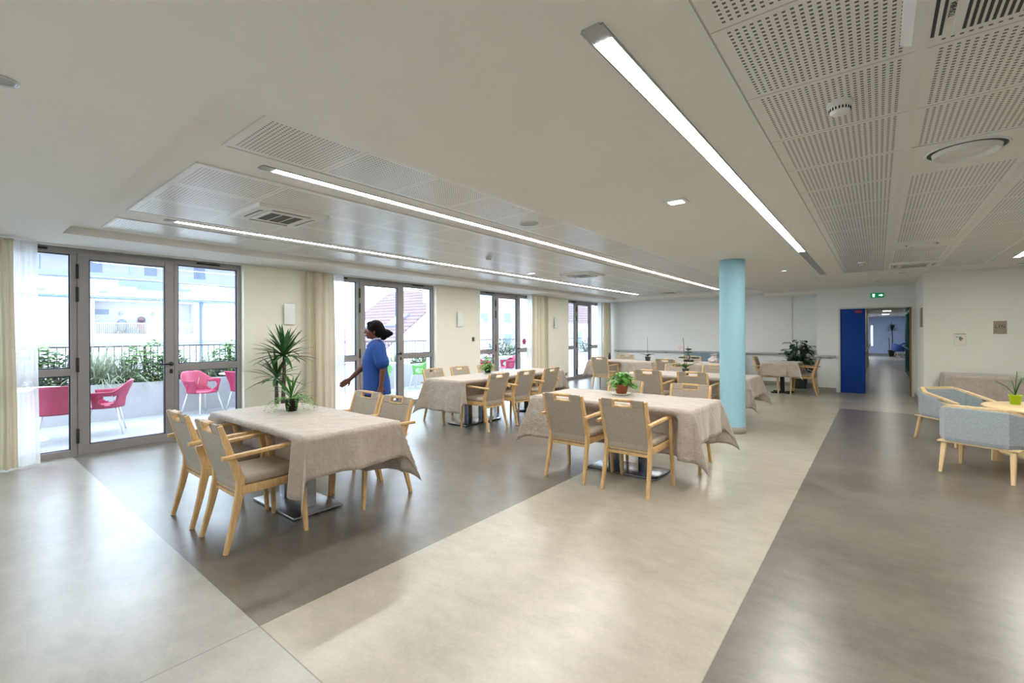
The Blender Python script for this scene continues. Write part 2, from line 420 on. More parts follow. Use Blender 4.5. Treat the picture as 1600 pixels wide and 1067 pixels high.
# glazed terrace doors
def glazed_unit(n, y0, a, b, y1, closer=False):
    R = sroot('window_%d' % n, (XF, 0, 0))
    zt = 2.505; t = .035
    fr = MB()
    fr.box(-t, t, y0, y0+.05, .004, zt); fr.box(-t, t, y1-.055, y1, .004, zt)
    fr.box(-t, t, y0+.05, y1-.055, 2.43, zt)
    fr.box(-t, t, a-.062, a-.004, .004, 2.43); fr.box(-t, t, b+.004, b+.05, .004, 2.43)
    fr.box(-t, t, y0+.05, a-.062, .004, .085); fr.box(-t, t, b+.05, y1-.055, .004, .075)
    fr.box(-t, t, y0+.05, a-.062, .975, 1.06); fr.box(-t, t, b+.05, y1-.055, .965, 1.062)
    fo = fr.build('frame', M_frame, R, bevmod=.003)
    gk = MB()
    for (p, q) in ((y0+.05, a-.062), (b+.05, y1-.055)):
        for (z0, z1) in ((.08, .97), (1.061, 2.43)):
            g = .012
            gk.box(-.018, .012, p, p+g, z0, z1); gk.box(-.018, .012, q-g, q, z0, z1); gk.box(-.018, .012, p, q, z0, z0+g); gk.box(-.018, .012, p, q, z1-g, z1)
    gk.build('gasket', M_blueframe, fo)
    for (p, q) in ((y0+.05, a-.062), (b+.05, y1-.055)):
        for (z0, z1) in ((.085, .97), (1.062, 2.43)):
            MB().box(-.004, .002, p, q, z0, z1).build('pane', M_glass, R)
    v = MB().box(t, t+.018, b+.27, b+.56, 2.462, 2.486, bev=.004); v.box(t, t+.018, y0+.3, y0+.6, 2.462, 2.486, bev=.004)
    v.build('vent', M_black, R)
    dr = MB(); t2 = .04; zb, zt2 = .012, 2.47
    dr.box(-t2+.01, t2+.004, a, a+.105, zb, zt2); dr.box(-t2+.01, t2+.004, b-.1, b, zb, zt2)
    dr.box(-t2+.01, t2+.004, a+.105, b-.1, zb, .125); dr.box(-t2+.01, t2+.004, a+.105, b-.1, 2.385, zt2)
    d = dr.build('door', M_frame, R, bevmod=.003)
    g = MB(); q = .01
    g.box(-.02, .036, a+.105, a+.105+q, .125, 2.385); g.box(-.02, .036, b-.1-q, b-.1, .125, 2.385); g.box(-.02, .036, a+.105, b-.1, .125, .125+q); g.box(-.02, .036, a+.105, b-.1, 2.385-q, 2.385)
    g.build('gasket', M_blueframe, d)
    MB().box(-.004, .002, a+.105, b-.1, .125, 2.385).build('pane', M_glass, d)
    h = MB(); hx = t2+.004
    h.lathe([(.027, 0), (.027, .01), (.012, .012), (.011, .045)], 16, M=Matrix.Translation((hx, b-.035, 1.066)) @ Matrix.Rotation(PI/2, 4, 'Y'))
    h.tube([(hx+.045, b-.03, 1.066), (hx+.05, b-.06, 1.066), (hx+.05, b-.185, 1.066)], [.012, .012, .010], 8)
    h.box(hx, hx+.008, b-.052, b-.018, .935, .995, bev=.006)
    h.build('handle', M_black, d)
    hg = MB()
    for z0, z1 in ((2.14, 2.318), (1.861, 2.039), (1.015, 1.186), (.153, .332)): hg.box(t, t+.02, a-.014, a+.012, z0, z1, bev=.005)
    hg.build('hinge', M_black, d)
    if closer:
        c = MB().box(t+.01, t+.06, b-.16, b+.03, 2.42, 2.47, bev=.006); c.box(t+.02, t+.035, b-.32, b-.1, 2.478, 2.49)
        c.build('door_closer', M_greym, R)
    return R
for i, wv in enumerate(WIN): glazed_unit(i+1, *wv, closer=(i == 3))

# ------------------------------------------------------------------ curtains
def curtain_mesh(y0, y1, x, z0, z1, per, amp, seed, flare=0.0):
    rnd = random.Random(seed); n = max(24, int((y1-y0)/.008)); nz = 26; v = []; f = []
    ph = [rnd.uniform(0, 6) for _ in range(6)]
    for j in range(nz+1):
        t = j/nz; z = z0+(z1-z0)*t
        gather = 1-.12*math.exp(-((1-t)/.06)**2)
        for i in range(n+1):
            u = i/n; yy = y0+(y1-y0)*u
            s = (yy-y0)/per*2*PI
            a = amp*(.75+.5*math.sin(1.7*u*9+ph[0]))*(.5+.5*min(1, (1-t)/.07+.25))
            dx = a*math.sin(s+ph[1]+.9*math.sin(2.1*s/3+ph[2])+.25*math.sin(3*t+ph[3])) + .3*a*math.sin(2.3*s+ph[4])
            yc = yy+(u-.5)*flare*(1-t)+.006*math.sin(4*t+ph[5]+u*7)
            v.append((x+dx, yc, z))
    for j in range(nz):
        for i in range(n): a = j*(n+1)+i; f.append([a, a+1, a+n+2, a+n+1])
    return MB().add(v, f, True)
def curtain(y0, y1, x, per, amp, seed, mat, label, cat, grp, sheer=False):
    t = thing('sheer_curtain' if sheer else 'curtain', label, cat, (0,0,0), 0, grp)
    curtain_mesh(y0, y1, x, .02, 2.50, per, amp, seed, .04).build('voile' if sheer else 'fabric', mat, t)
    if not sheer:
        MB().box(x-.02, x+.02, y0, y1, 2.485, 2.507, bev=.004).build('header_tape', mat, t)
    else:
        MB().box(x-.012, x+.012, y0, y1, 2.49, 2.505).build('header_tape', mat, t)
GC, GS = 'beige curtains beside the terrace doors', 'white voile curtains beside the terrace doors'
curtain(-.25, .50, -7.30, .10, .042, 3, M_curt, 'beige pleated curtain at the far left edge, beside the nearest terrace door', 'curtain', GC)
curtain(.46, .68, -7.36, .11, .022, 4, M_sheer, 'white voile curtain at the far left, over the nearest door unit', 'curtain', GS, True)
curtain(3.76, 4.22, -7.31, .085, .04, 5, M_curt, 'beige pleated curtain behind the tall yucca, left of the second terrace door', 'curtain', GC)
curtain(4.18, 4.45, -7.36, .10, .022, 6, M_sheer, 'white voile curtain in front of the walking person', 'curtain', GS, True)
curtain(10.0, 10.78, -7.31, .085, .042, 8, M_curt, 'beige pleated curtain right of the third terrace door', 'curtain', GC)
curtain(9.86, 10.12, -7.37, .10, .018, 9, M_sheer, 'white voile curtain at the right edge of the third terrace door', 'curtain', GS, True)
curtain(14.0, 14.5, -7.25, .085, .04, 10, M_curt, 'beige pleated curtain in the far left corner of the room', 'curtain', GC)
curtain(13.75, 14.02, -7.33, .10, .02, 11, M_sheer, 'white voile curtain at the farthest terrace door', 'curtain', GS, True)

# ------------------------------------------------------------------ ceiling fittings
def led(x, y0, y1, z, label, off_end=None, w_=.036):
    t = thing('linear_light', label, 'ceiling light', (x, 0, z), 0, 'linear lights in the ceiling')
    e = off_end or y1
    h = MB()
    h.box(-w_-.008, -w_, y0-.09, e, -.006, .004); h.box(w_, w_+.008, y0-.09, e, -.006, .004); h.box(-w_, w_, y0-.098, y0-.09, -.006, .004)
    h.box(-w_-.008, w_+.008, e, e+.008, -.006, .004)
    h.build('housing', M_greym, t)
    MB().box(-w_, w_, y0-.09, y0, -.003, .003).build('end_plate', M_greym, t)
    if off_end: MB().box(-w_, w_, y1, off_end, -.003, .003).build('blank_section', M_greym, t)
    MB().box(-w_, w_, y0, y1, -.0045, .003).build('diffuser', M_led, t)
led(-5.56, 1.50, 12.92, HR-.001, 'long thin lit ceiling line nearest the windows')
led(-3.305, 1.47, 12.84, HR-.001, 'long thin lit ceiling line running behind the blue column')
led(-.782, 1.52, 7.09, HC-.001, 'bright wide ceiling line with a grey end plate, right of centre', off_end=10.13)
led(1.56, -2.5, 9.65, HC-.001, 'lit ceiling line at the right edge beyond the perforated panels')
led(-3.0, -3.3, -.45, HC-.001, 'added unseen light strip behind the viewer, left, brightening the foreground')  # unseen strip, added to brighten the foreground
led(-.782, -3.3, -.45, HC-.001, 'added unseen light strip behind the viewer, middle, brightening the foreground')  # also added out of view, as extra light for the foreground
def cassette(x, y, w_, z, label, word=False):
    t = thing('air_conditioner', label, 'air conditioner', (x, y, z), 0, 'ceiling air conditioning cassettes')
    h = w_/2; th = .035; g = h*(.67 if word else .55); gy = h*.9 if word else g
    b = MB()
    # bevelled fascia ring
    prof = [(h, 0), (h*.985, -.012), (h*.93, -th), (g+.02, -th)]
    rings = [[(-r, -r, zz), (r, -r, zz), (r, r, zz), (-r, r, zz)] for r, zz in prof]
    b.loft(rings, caps=False); b.box(-h*.9, h*.9, -h*.9, h*.9, -.012, 0)
    b.build('fascia', M_wplast, t)
    gr = MB().box(-g-.02, g+.02, -gy-.01, gy+.01, -th-.004, -th+.01, bev=.004); go = gr.build('grille', M_wplast, t)
    s = MB(); n = 36 if word else 24
    for k in range(n):
        e_ = .97 if word else .86; xx = -g*e_+2*g*e_*k/(n-1); s.box(xx-g*(.0145 if word else .02), xx+g*(.0145 if word else .02), -gy*(.97 if word else .82), gy*(.97 if word else .82), -th-.0052, -th-.0035)
    s.build('slots', M_black, go)
    for yy in ((-gy*.45, gy*.3) if word else (-g*.3, g*.3)): MB().box(-g*.9, g*.9, yy-.004, yy+.004, -th-.0075, -th-.0045).build('grille_bar', M_wplast, go)
    for k in ((1, 3) if word else range(4)):
        M = Matrix.Rotation(k*PI/2, 4, 'Z')
        MB().box(-gy*.98, gy*.98, g+.045, g+.075, -th-.002, -th+.004, M=M).build('air_slot', M_black, t)
        MB().box(-gy*.97, gy*.97, g+.055, g+.065, -th-.009, -th-.001, M=M).build('louvre', M_wplast, t)
    if word: text('wordmark', 'TOSHIBA', .022, M_black, t, (-g-.030, .27, -th-.001), (PI, 0, -PI/2), .0004)
cassette(-4.50, 2.05, .66, HR, 'square ceiling air unit between the two near lit lines')
cassette(-4.48, 7.80, .66, HR, 'square ceiling air unit above the table with the potted geranium')
cassette(-4.50, 12.60, .66, HR, 'farthest square ceiling air unit near the back wall')
cassette(.54, 1.76, .95, HC-.004, 'large ceiling air unit cut off by the top right corner', word=True)
cassette(.44, 9.45, .60, HC-.004, 'square ceiling air unit at the far end of the perforated panels on the right')
def ring_diffuser(x, y, r, z, label, plate=None, grp=None):
    t = thing('air_diffuser', label, 'air vent', (x, y, z), 0, grp)
    if plate: MB().box(plate[0]-x, plate[1]-x, plate[2]-y, plate[3]-y, -.007, .0).build('plate', M_wplast, t)
    MB().lathe([(r*1.06, -.006), (r*1.05, -.012), (r, -.012), (r*.96, -.004), (r*.9, .02)], 48).build('outer_ring', M_wplast, t)
    MB().lathe([(r*.985, -.0075), (r*.86, -.0078)], 48).build('gap', M_black, t)
    MB().lathe([(.001, -.022), (r*.38, -.020), (r*.42, -.026), (r*.46, -.018), (r*.62, -.012), (r*.72, -.016), (r*.78, -.034), (r*.83, -.036), (r*.86, -.010)], 48).build('cone', M_wplast, t)
ring_diffuser(.405, 3.745, .175, HC-.004, 'large round ceiling diffuser in a plain panel, upper right', (.16, .70, 3.52, 4.12), 'round ceiling diffusers')
ring_diffuser(.415, 7.42, .155, HC-.004, 'smaller looking round ceiling diffuser, farther along the right panels', (.16, .70, 7.12, 7.72), 'round ceiling diffusers')
t = thing('ceiling_speaker', 'flat round ceiling disc in the narrow perforated strip', 'speaker', (-2.84, 3.84, HR-.007))
MB().lathe([(.10, 0), (.10, -.006), (.094, -.009), (.09, -.006)], 36).build('rim', M_wplast, t); MB().lathe([(.09, -.005), (.001, -.007)], 36).build('grille', M_greym, t)
def detector(x, y, z, r, label, dark=True, cat='smoke detector'):
    t = thing('smoke_detector', label, cat, (x, y, z), 0)
    MB().lathe([(r, 0), (r, -r*.35), (r*.92, -r*.45), (r*.86, -r*.47)], 28).build('base', M_wplast, t)
    MB().lathe([(r*.86, -r*.45), (r*.74, -r*.95), (r*.6, -r*1.05), (.001, -r*1.08)], 28).build('cap', M_wplast, t)
    s = MB()
    for k in range(20):
        M = Matrix.Rotation(k*2*PI/20, 4, 'Z')
        s.box(r*.755, r*.835, -r*.05, r*.05, -r*.82, -r*.58, M=M)
    s.build('vent_slots', M_black, t)
detector(-.135, 2.615, HC-.004, .052, 'round white smoke detector on the right perforated panels')
detector(-.19, 8.74, HC-.004, .05, 'small white detector at the far end of the right perforated panels')
detector(-4.55, 5.13, HR-.005, .045, 'small white detector hanging between the two long lit lines')
def spot(x, y, z, r, label, lit, grp):
    t = thing('recessed_spotlight', label, 'spotlight', (x, y, z), 0, grp)
    MB().lathe([(r, 0), (r, -.004), (r*.86, -.006), (r*.78, .0)], 28).build('bezel', M_chrome, t)
    MB().lathe([(r*.8, -.001), (.001, -.002)], 28).build('lens', emis('spot_lens', (.9,.93,1), 6) if lit else M_greym, t)
spot(-2.87, .155, HC-.0005, .062, 'unlit chrome round spotlight at the left edge of the ceiling', False, None)
spot(-1.265, 9.12, HC-.0005, .05, 'small lit round spotlight beyond the blue column', True, None)
spot(-.94, 10.7, HC-.0005, .04, 'small unlit spotlight left of the end of the wide lit line', False, None)
spot(.345, 10.82, HC-.0005, .05, 'small unlit spotlight above the doorway, behind the right panels', False, None)
spot(1.76, 10.56, HC-.0005, .05, 'small unlit spotlight at the right, above the wall plaques', False, None)
spot(.0, 12.2, HC-.0005, .05, 'small unlit spotlight nearest the exit sign', False, None)
t = thing('emergency_light', 'square recessed lit fitting in the plain ceiling, centre', 'ceiling light', (-1.28, 3.75, HC-.001), .0)
MB().box(-.085, .085, -.075, .075, -.006, .002, bev=.002).build('frame', M_wplast, t)
MB().box(-.055, .055, -.045, .045, -.012, -.004, bev=.003).build('lens', emis('emergency_lens', (.85,.92,1), 3), t)
t = thing('emergency_light', 'small lit fitting in the raised ceiling near the window lights', 'ceiling light', (-5.11, 6.98, HR-.007), .0)
MB().box(-.09, .09, -.05, .05, -.008, .002, bev=.002).build('frame', M_wplast, t)
MB().box(-.06, .06, -.03, .03, -.014, -.006, bev=.003).build('lens', emis('emergency_lens', (.85,.92,1), 3), t)

# ------------------------------------------------------------------ wall fittings
def sconce(y, label):
    t = thing('wall_light', label, 'wall light', (XW, y, 1.79), 0, 'glass wall lights between the terrace doors')
    MB().box(0, .03, -.02, .02, -.09, .09, bev=.004).build('mount', M_greym, t)
    g = simple('frosted_glass', srgb(236,238,236), .25)
    MB().box(.045, .053, -.07, .10, -.165, .165, bev=.003).build('glass_plate', g, t)
    MB().tube([(.03, 0, 0), (.045, 0, 0)], .008, 8).build('stud', M_chrome, t)
sconce(3.50, 'white glass plate wall light above the tall yucca')
sconce(7.36, 'white glass plate wall light between the second and third terrace doors')
sconce(11.32, 'white glass plate wall light between the third and fourth terrace doors')
t = thing('thermostat', 'small grey and black wall control left of the third terrace door', 'wall control', (XW, 7.84, 1.335))
MB().box(0, .022, -.04, .04, -.05, .05, bev=.003).build('case', M_greym, t); MB().box(.022, .024, -.04, .0, -.045, .045).build('screen', M_black, t)
t = thing('wall_socket', 'black floor-level socket on the wall left of the farthest terrace door', 'socket', (XW, 11.95, .22))
MB().box(0, .012, -.05, .05, -.04, .04, bev=.003).build('plate', M_black, t); MB().box(.012, .014, -.03, .03, -.025, .025).build('insert', M_greym, t)
# handrails
def handrail(x0, x1, y, z, label):
    t = thing('handrail', label, 'handrail', (0, y, z), 0, 'grey handrails on the back wall')
    MB().box(x0, x1, -.085, -.045, -.028, .028, bev=.012, seg=3).build('rail', M_greym, t)
    n = max(2, round((x1-x0)/1.25))
    for k in range(n):
        xx = x0+.12+(x1-x0-.24)*k/(n-1)
        MB().box(xx-.02, xx+.02, -.05, 0, -.045, -.02).box(xx-.03, xx+.03, -.012, 0, -.06, .01).build('bracket', M_greym, t)
handrail(-7.1, -1.86, YB, .88, 'long grey handrail on the back wall')
handrail(-1.24, -.80, YN, .87, 'short grey handrail left of the blue door')
# plaques and sign
def plaque(x, y, z, w_, h_, mat, label, cat, rz=0):
    t = thing('wall_plaque', label, cat, (x, y, z), rz)
    MB().box(-w_/2, w_/2, -.018, 0, -h_/2, h_/2, bev=.003).build('panel', mat, t)
    return t
M_stone = simple('grey_brown_stone', srgb(150,138,120), .8, var=.1, vscale=30, bumpd=.002)
M_tilew = simple('white_relief_tile', srgb(222,218,205), .6, var=.04)
t = plaque(1.604, YR, 1.528, .155, .215, M_stone, 'grey-brown square plaque reading LIN on the right wall', 'sign')
text('lettering', 'LIN', .080, simple('plaque_letter', srgb(70,58,46), .8), t, (0, -.0185, .01), (PI/2, 0, 0), .001, .85, 1.3)
t = plaque(1.118, YR, 1.325, .155, .205, M_tilew, 'white relief tile with a leaf print on the right wall', 'decoration')
lf = MB(); r_ = random.Random(3)
for k in range(9):
    a = r_.uniform(-.3, .9); bx, bz = r_.uniform(-.04, .03), r_.uniform(-.02, .05)
    lf.box(-.014, .014, -.0205, -.018, -.005, .005, M=Matrix.Translation((bx, 0, bz)) @ Matrix.Rotation(a*2, 4, 'Y'))
lf.build('leaf_print', simple('print_green', srgb(92,100,78), .7), t)
MB().box(-.07, .07, -.021, -.018, .088, .096).build('brown_edge', simple('print_brown', srgb(110,80,50), .7), t)
t = plaque(.65, 11.62, 1.73, .42, .36, M_stone, 'narrow looking wooden plaque on the side wall right of the doorway', 'decoration', -PI/2)
t = thing('exit_sign', 'green lit exit sign with two white pictograms above the doorway', 'sign', (-.012, YN, 2.315))
M_eg = emis('exit_green', (.0,.28,.10), .35); M_ew = emis('exit_white', (.75,1,.9), 2.2)
MB().box(-.125, .125, -.03, 0, -.055, .055, bev=.004).build('panel', M_eg, t)
s = MB(); y_ = -.0315
s.box(-.085, -.045, y_, -.03, -.035, .035)
s.build('door_pictogram', M_ew, t)
s = MB(); s.box(.03, .075, y_, -.03, -.010, .010); s.add([(.07,y_,-.026),(.07,y_,.026),(.105,y_,0)], [[0,1,2]]); s.build('arrow_pictogram', M_ew, t)
s = MB(); s.ell((-.064, y_-.002, .022), (.007,.002,.008), 8, 6); s.box(-.071, -.058, y_-.002, y_, -.012, .013); s.box(-.085, -.07, y_-.002, y_, -.03, -.012); s.box(-.06, -.045, y_-.002, y_, -.028, -.01); s.build('running_figure', M_eg, t)

# doorway: blue leaf and frame
M_dframe = simple('door_frame_paint', srgb(205,204,196), .5)
R = sroot('door_1')
MB().box(-.745, -.715, YN-.012, YN+.2, 0, 2.05).box(.59, .62, YN-.012, YN+.2, 0, 2.05).box(-.715, .59, YN-.012, YN+.2, 2.02, 2.05).build('frame', M_dframe, R)
d = MB().box(-.715, -.235, YN+.01, YN+.055, .006, 2.02, bev=.002).build('leaf', M_blue, R)
MB().box(-.425, -.295, YN+.008, YN+.0095, 1.925, 1.975, M=Matrix.Identity(4)).build('sticker', simple('red_sticker', (.42,.02,.03), .5), d)
MB().box(.555, .59, YN+.02, YN+.07, .006, 2.02, bev=.002).build('wooden_leaf', wood_mat('brown_door', srgb(120,84,52), srgb(150,108,70)), R)

# ------------------------------------------------------------------ corridor beyond the doorway
M_corr = simple('corridor_cream', srgb(190,184,158), .7); M_bluew = simple('pale_blue_wall_paint', srgb(190,202,226), .8)
M_teal = simple('teal_frame_paint', srgb(52,110,122), .5)
struct('wall_corridor_left', MB().box(-.95, -.36, YN+.2, 28.5, 0, 2.6), M_corr)
struct('wall_corridor_right', MB().box(1.02, 1.2, YN+.2, 22.3, 0, 2.6).box(2.9, 3.1, 22.3, 37.7, 0, 2.6).box(1.02, 3.1, 22.3, 22.5, 0, 2.6), M_bluew)
struct('wall_corridor_end', MB().box(-2.4, 3.1, 37.5, 37.7, 0, 2.6), M_bluew)
struct('wall_lounge_left', MB().box(-2.4, -2.2, 28.5, 37.5, 0, 2.6).box(-2.4, -.95, 28.3, 28.5, 0, 2.6), M_bluew)
struct('ceiling', MB().box(-2.4, 3.1, YN+.2, 37.7, 2.44, 2.6), M_ceil)
struct('baseboard_corridor', MB().box(-2.2, 2.9, 37.485, 37.5, 0, .12).box(-.36, -.345, YN+.2, 28.5, 0, .1), M_base)
R = sroot('door_2')
MB().box(-.362, -.35, 23.6, 24.6, 0, 2.05).build('leaf', M_corr, R); MB().box(-.35, -.345, 23.55, 23.6, 0, 2.1).box(-.35, -.345, 24.6, 24.65, 0, 2.1).build('frame', M_dframe, R)
MB().tube([(-.33, 24.45, 1.0), (-.33, 24.3, 1.0)], .01, 8).build('handle', M_black, R)
t = thing('handrail', 'grey handrail on the cream corridor wall seen through the doorway', 'handrail', (0,0,0))
MB().box(-.30, -.27, 15, 28.3, .86, .92).build('rail', M_greym, t)
MB().box(-.36, -.30, 16, 16.05, .86, .89).box(-.36, -.30, 20, 20.05, .86, .89).box(-.36, -.30, 25, 25.05, .86, .89).build('bracket', M_greym, t)
# teal glazed screen on the corridor's right
R = sroot('window_6', (0, 0, 0))
mb = MB()
for yy in (15.2, 16.6, 18.0, 19.4, 20.8, 22.2): mb.box(.78, .86, yy-.05, yy+.05, 0, 2.44)
mb.box(.785, .855, 15.2, 22.2, 0, .12); mb.box(.785, .855, 15.2, 22.2, 2.1, 2.18); mb.box(.785, .855, 15.2, 22.2, 2.36, 2.44)
mb.build('frame', M_teal, R)
for k in range(5): MB().box(.815, .822, 15.25+1.4*k, 16.55+1.4*k, .12, 2.1).build('pane', M_glass, R)
MB().tube([(.70, 17.0, .95), (.70, 22.0, .95)], .022, 8).box(.70, .79, 18, 18.03, .94, .96).box(.70, .79, 21, 21.03, .94, .96).build('handrail', M_teal, R)
t = thing('coat', 'black coat hanging beside the doorway in the corridor', 'coat', (.70, 15.6, -.12))
co_ = MB(); co_.loft([[(math.cos(a)*rx, math.sin(a)*ry+oy, z) for a in [2*PI*k/14 for k in range(14)]] for z, rx, ry, oy in ((.78,.075,.16,0),(.95,.08,.15,.0),(1.2,.07,.14,0),(1.42,.07,.16,0),(1.55,.05,.12,0),(1.62,.02,.04,0))], smooth=True)
co_.build('body', M_black, t); MB().tube([(0,.13,1.5),(0.0,.2,1.2),(0,.19,.98)], [.04,.045,.035], 10).build('sleeve', M_black, t); MB().tube([(0,0,1.62),(.02,0,1.68),(.09,0,1.69)], .006, 6).build('hook', M_chrome, t)
R = sroot('window_7')
MB().box(-.36, -.26, 37.485, 37.499, .6, 1.9).build('pane', emis('bright_window', (.85,.92,1), 1.3), R)
for i, yy in enumerate((17.5, 22, 27, 32)):
    t = thing('ceiling_light', 'rectangular lit ceiling panel in the corridor, %s the doorway' % ('nearest to','second from','third from','farthest from')[i], 'ceiling light', (.32, yy, 2.437), 0, 'corridor ceiling lights')
    MB().box(-.16, .16, -.32, .32, -.006, .002).build('frame', M_wplast, t); MB().box(-.14, .14, -.3, .3, -.009, -.003).build('diffuser', emis('corridor_led', (1,.97,.9), CORRIDOR_POWER), t)
t = thing('ceiling_light', 'large cool lit ceiling panel over the corridor lounge', 'ceiling light', (-1.1, 33.5, 2.437), 0)
MB().box(-.66, .66, -1.1, 1.1, -.006, .002).build('frame', M_wplast, t); MB().box(-.6, .6, -1.0, 1.0, -.009, -.003).build('diffuser', emis('lounge_led', (.75,.86,1), 11), t)

# ------------------------------------------------------------------ dining chairs
def make_chair(label, group):
    t = thing('dining_chair', label, 'chair', (0,0,0), 0, group)
    yb = lambda z: -.165-(z-.43)*.31 if z > .43 else -.165-(.43-z)*.22   # line of the back posts
    for s in (-1, 1):
        m = MB()
        m.bar([(s*.222, -.262, 0), (s*.214, -.205, .22), (s*.21, -.168, .40), (s*.212, -.168, .47), (s*.216, -.232, .66), (s*.218, -.292, .852)],
              [(.030,.030),(.030,.043),(.030,.058),(.030,.056),(.030,.042),(.030,.028)], up=(0,1,0), bev=1)
        m.build('leg', M_wood, t)
        m = MB()
        m.bar([(s*.262, .262, 0), (s*.258, .245, .3), (s*.256, .24, .43), (s*.258, .232, .55), (s*.262, .205, .664)],
              [(.030,.026),(.031,.040),(.031,.046),(.031,.042),(.032,.034)], up=(0,1,0), bev=1)
        m.build('leg', M_wood, t)
        m = MB(); m.bar([(s*.262, .225, .662), (s*.256, .10, .660), (s*.246, -.12, .648), (s*.244, -.29, .641)], [(.038,.026),(.042,.026),(.038,.026),(.034,.026)], bev=1)
        m.build('armrest', M_wood, t)
        m = MB(); m.box(s*.232-.011, s*.232+.011, -.165, .235, .375, .432, M=None, bev=.003); m.build('side_rail', M_wood, t)
    MB().box(-.225, .225, .215, .238, .375, .432, bev=.003).build('cross_rail', M_wood, t)
    MB().box(-.2, .2, -.175, -.155, .375, .432, bev=.003).build('cross_rail', M_wood, t)
    # seat cushion
    b = MB(); n = 14
    def sup(w_, y0, y1, z, e):
        r = []
        for k in range(32):
            a = 2*PI*k/32; c, s_ = math.cos(a), math.sin(a)
            r.append((w_*math.copysign(abs(c)**e, c), (y0+y1)/2+(y1-y0)/2*math.copysign(abs(s_)**e, s_), z))
        return r
    b.loft([sup(.222,-.15,.235,.428,.22), sup(.232,-.158,.245,.445,.22), sup(.234,-.16,.25,.468,.22), sup(.226,-.15,.24,.484,.25), sup(.19,-.12,.2,.492,.3), sup(.09,-.05,.1,.496,.5)], smooth=True)
    b.build('seat', M_seat, t)
    # upholstered back with a slot
    xs = [-.2, -.088, .088, .2]; zs = [.355, .795, .832, .862]
    def ycen(z): return yb(z)-.002-.012*math.sin(PI*min(1, max(0, (z-.43)/.43)))*0
    mb = MB(); seg = []
    th = .026
    def plate(x0, x1, z0, z1, nz):
        rings = []
        for i in range(nz+1):
            z = z0+(z1-z0)*i/nz; y = yb(z)+.0
            if z < .43: y = -.165-.012-(.43-z)*-.35
            rings.append([(x0, y-th/2, z), (x1, y-th/2, z), (x1, y+th/2, z), (x0, y+th/2, z)])
        mb.loft(rings)
    plate(-.201, .201, .355, .795, 10); plate(-.201, -.088, .795, .86, 2); plate(.088, .201, .795, .86, 2); plate(-.088, .088, .838, .86, 1)
    back = mb.build('backrest', M_fab, t)
    bv = back.modifiers.new('bevel', 'BEVEL'); bv.width = .006; bv.segments = 3; bv.limit_method = 'ANGLE'; bv.angle_limit = .9
    f = MB(); th = .034; A = -math.atan(.31)
    Mf = Matrix.Translation((0, yb(.82), .82)) @ Matrix.Rotation(math.atan(.31), 4, 'X')
    f.box(-.098, .098, -th/2, th/2, .022, .046, M=Mf, bev=.004); f.box(-.098, .098, -th/2, th/2, -.033, -.020, M=Mf, bev=.004)
    f.box(-.098, -.083, -th/2, th/2, -.033, .046, M=Mf, bev=.004); f.box(.083, .098, -th/2, th/2, -.033, .046, M=Mf, bev=.004)
    f.build('handle_frame', M_wood, t)
    MB().box(-.2, .2, yb(.345)+.01, yb(.345)+.032, .335, .357, bev=.003).build('bottom_rail', M_wood, t)
    return t
G = {1: 'dining chairs around the near left table', 2: 'dining chairs around the long window table', 3: 'dining chairs around the centre table',
     4: 'dining chairs around the table behind the column', 5: 'dining chairs around the farthest long table', 6: 'dining chairs at the small square table'}
FN, FS, FW, FE = 0, PI, PI/2, -PI/2      # facing: away from camera, towards it, towards windows, away from windows
chairs = [
 (1, -3.59, 1.435, FN, 'beech armchair in the left foreground, nearest the camera, its back to us'),
 (1, -4.24, 1.435, FN, 'beech armchair in the left foreground, the one closer to the terrace door'),
 (1, -3.60, 2.45, FS, 'beech armchair facing us across the near left table, right of the pair'),
 (1, -4.16, 2.50, FS, 'beech armchair facing us across the near left table, just in front of the walking person'),
 (2, -4.76, 5.28, FW, 'beech armchair at the long window table, nearest of the three with backs towards us'),
 (2, -4.74, 5.94, FW, 'beech armchair at the long window table, middle of the three with backs towards us'),
 (2, -4.74, 6.68, FW, 'beech armchair at the long window table, farthest of the three with backs towards us'),
 (2, -5.74, 5.33, FE, 'beech armchair on the window side of the long table, at its near left corner'),
 (2, -5.74, 5.98, FE, 'beech armchair on the window side of the long table, second from the near end'),
 (2, -5.74, 6.69, FE, 'beech armchair on the window side of the long table, behind the potted geranium'),
 (3, -2.435, 4.12, FN, 'beech armchair with its back to us at the centre table, left of the near pair'),
 (3, -1.80, 4.12, FN, 'beech armchair with its back to us at the centre table, right of the near pair'),
 (3, -2.50, 5.15, FS, 'beech armchair across the centre table, partly hidden behind the leafy potted plant'),
 (3, -1.70, 5.15, FS, 'beech armchair across the centre table, right of the leafy potted plant'),
 (4, -2.93, 7.46, FN, 'beech armchair with its back to us, farther left of the blue column'),
 (4, -2.22, 7.46, FN, 'beech armchair with its back to us, immediately left of the blue column'),
 (4, -3.06, 8.68, FS, 'beech armchair facing us at the table with the blooming orchid, left of it'),
 (4, -2.35, 8.68, FS, 'beech armchair facing us, half hidden by the blue column'),
 (5, -5.52, 10.72, FN, 'beech armchair in front of the farthest long table, nearest the last terrace door'),
 (5, -3.84, 10.72, FN, 'beech armchair in front of the farthest long table, at its middle'),
 (5, -5.58, 11.88, FS, 'beech armchair behind the farthest long table, near the dark flask'),
 (5, -3.76, 11.88, FS, 'beech armchair behind the farthest long table, behind the dark bonsai'),
 (6, -2.13, 12.80, FE, 'beech armchair at the left side of the small square table'),
 (6, -1.36, 12.83, FW, 'beech armchair at the right side of the small square table, beside the blue door')]
proto = None
for g, x, y, rz, lab in chairs:
    if proto is None:
        proto = make_chair(lab, G[g]); proto.location = (x, y, 0); proto.rotation_euler = (0, 0, rz)
    else: dup(proto, (x, y, 0), rz, lab, G[g])

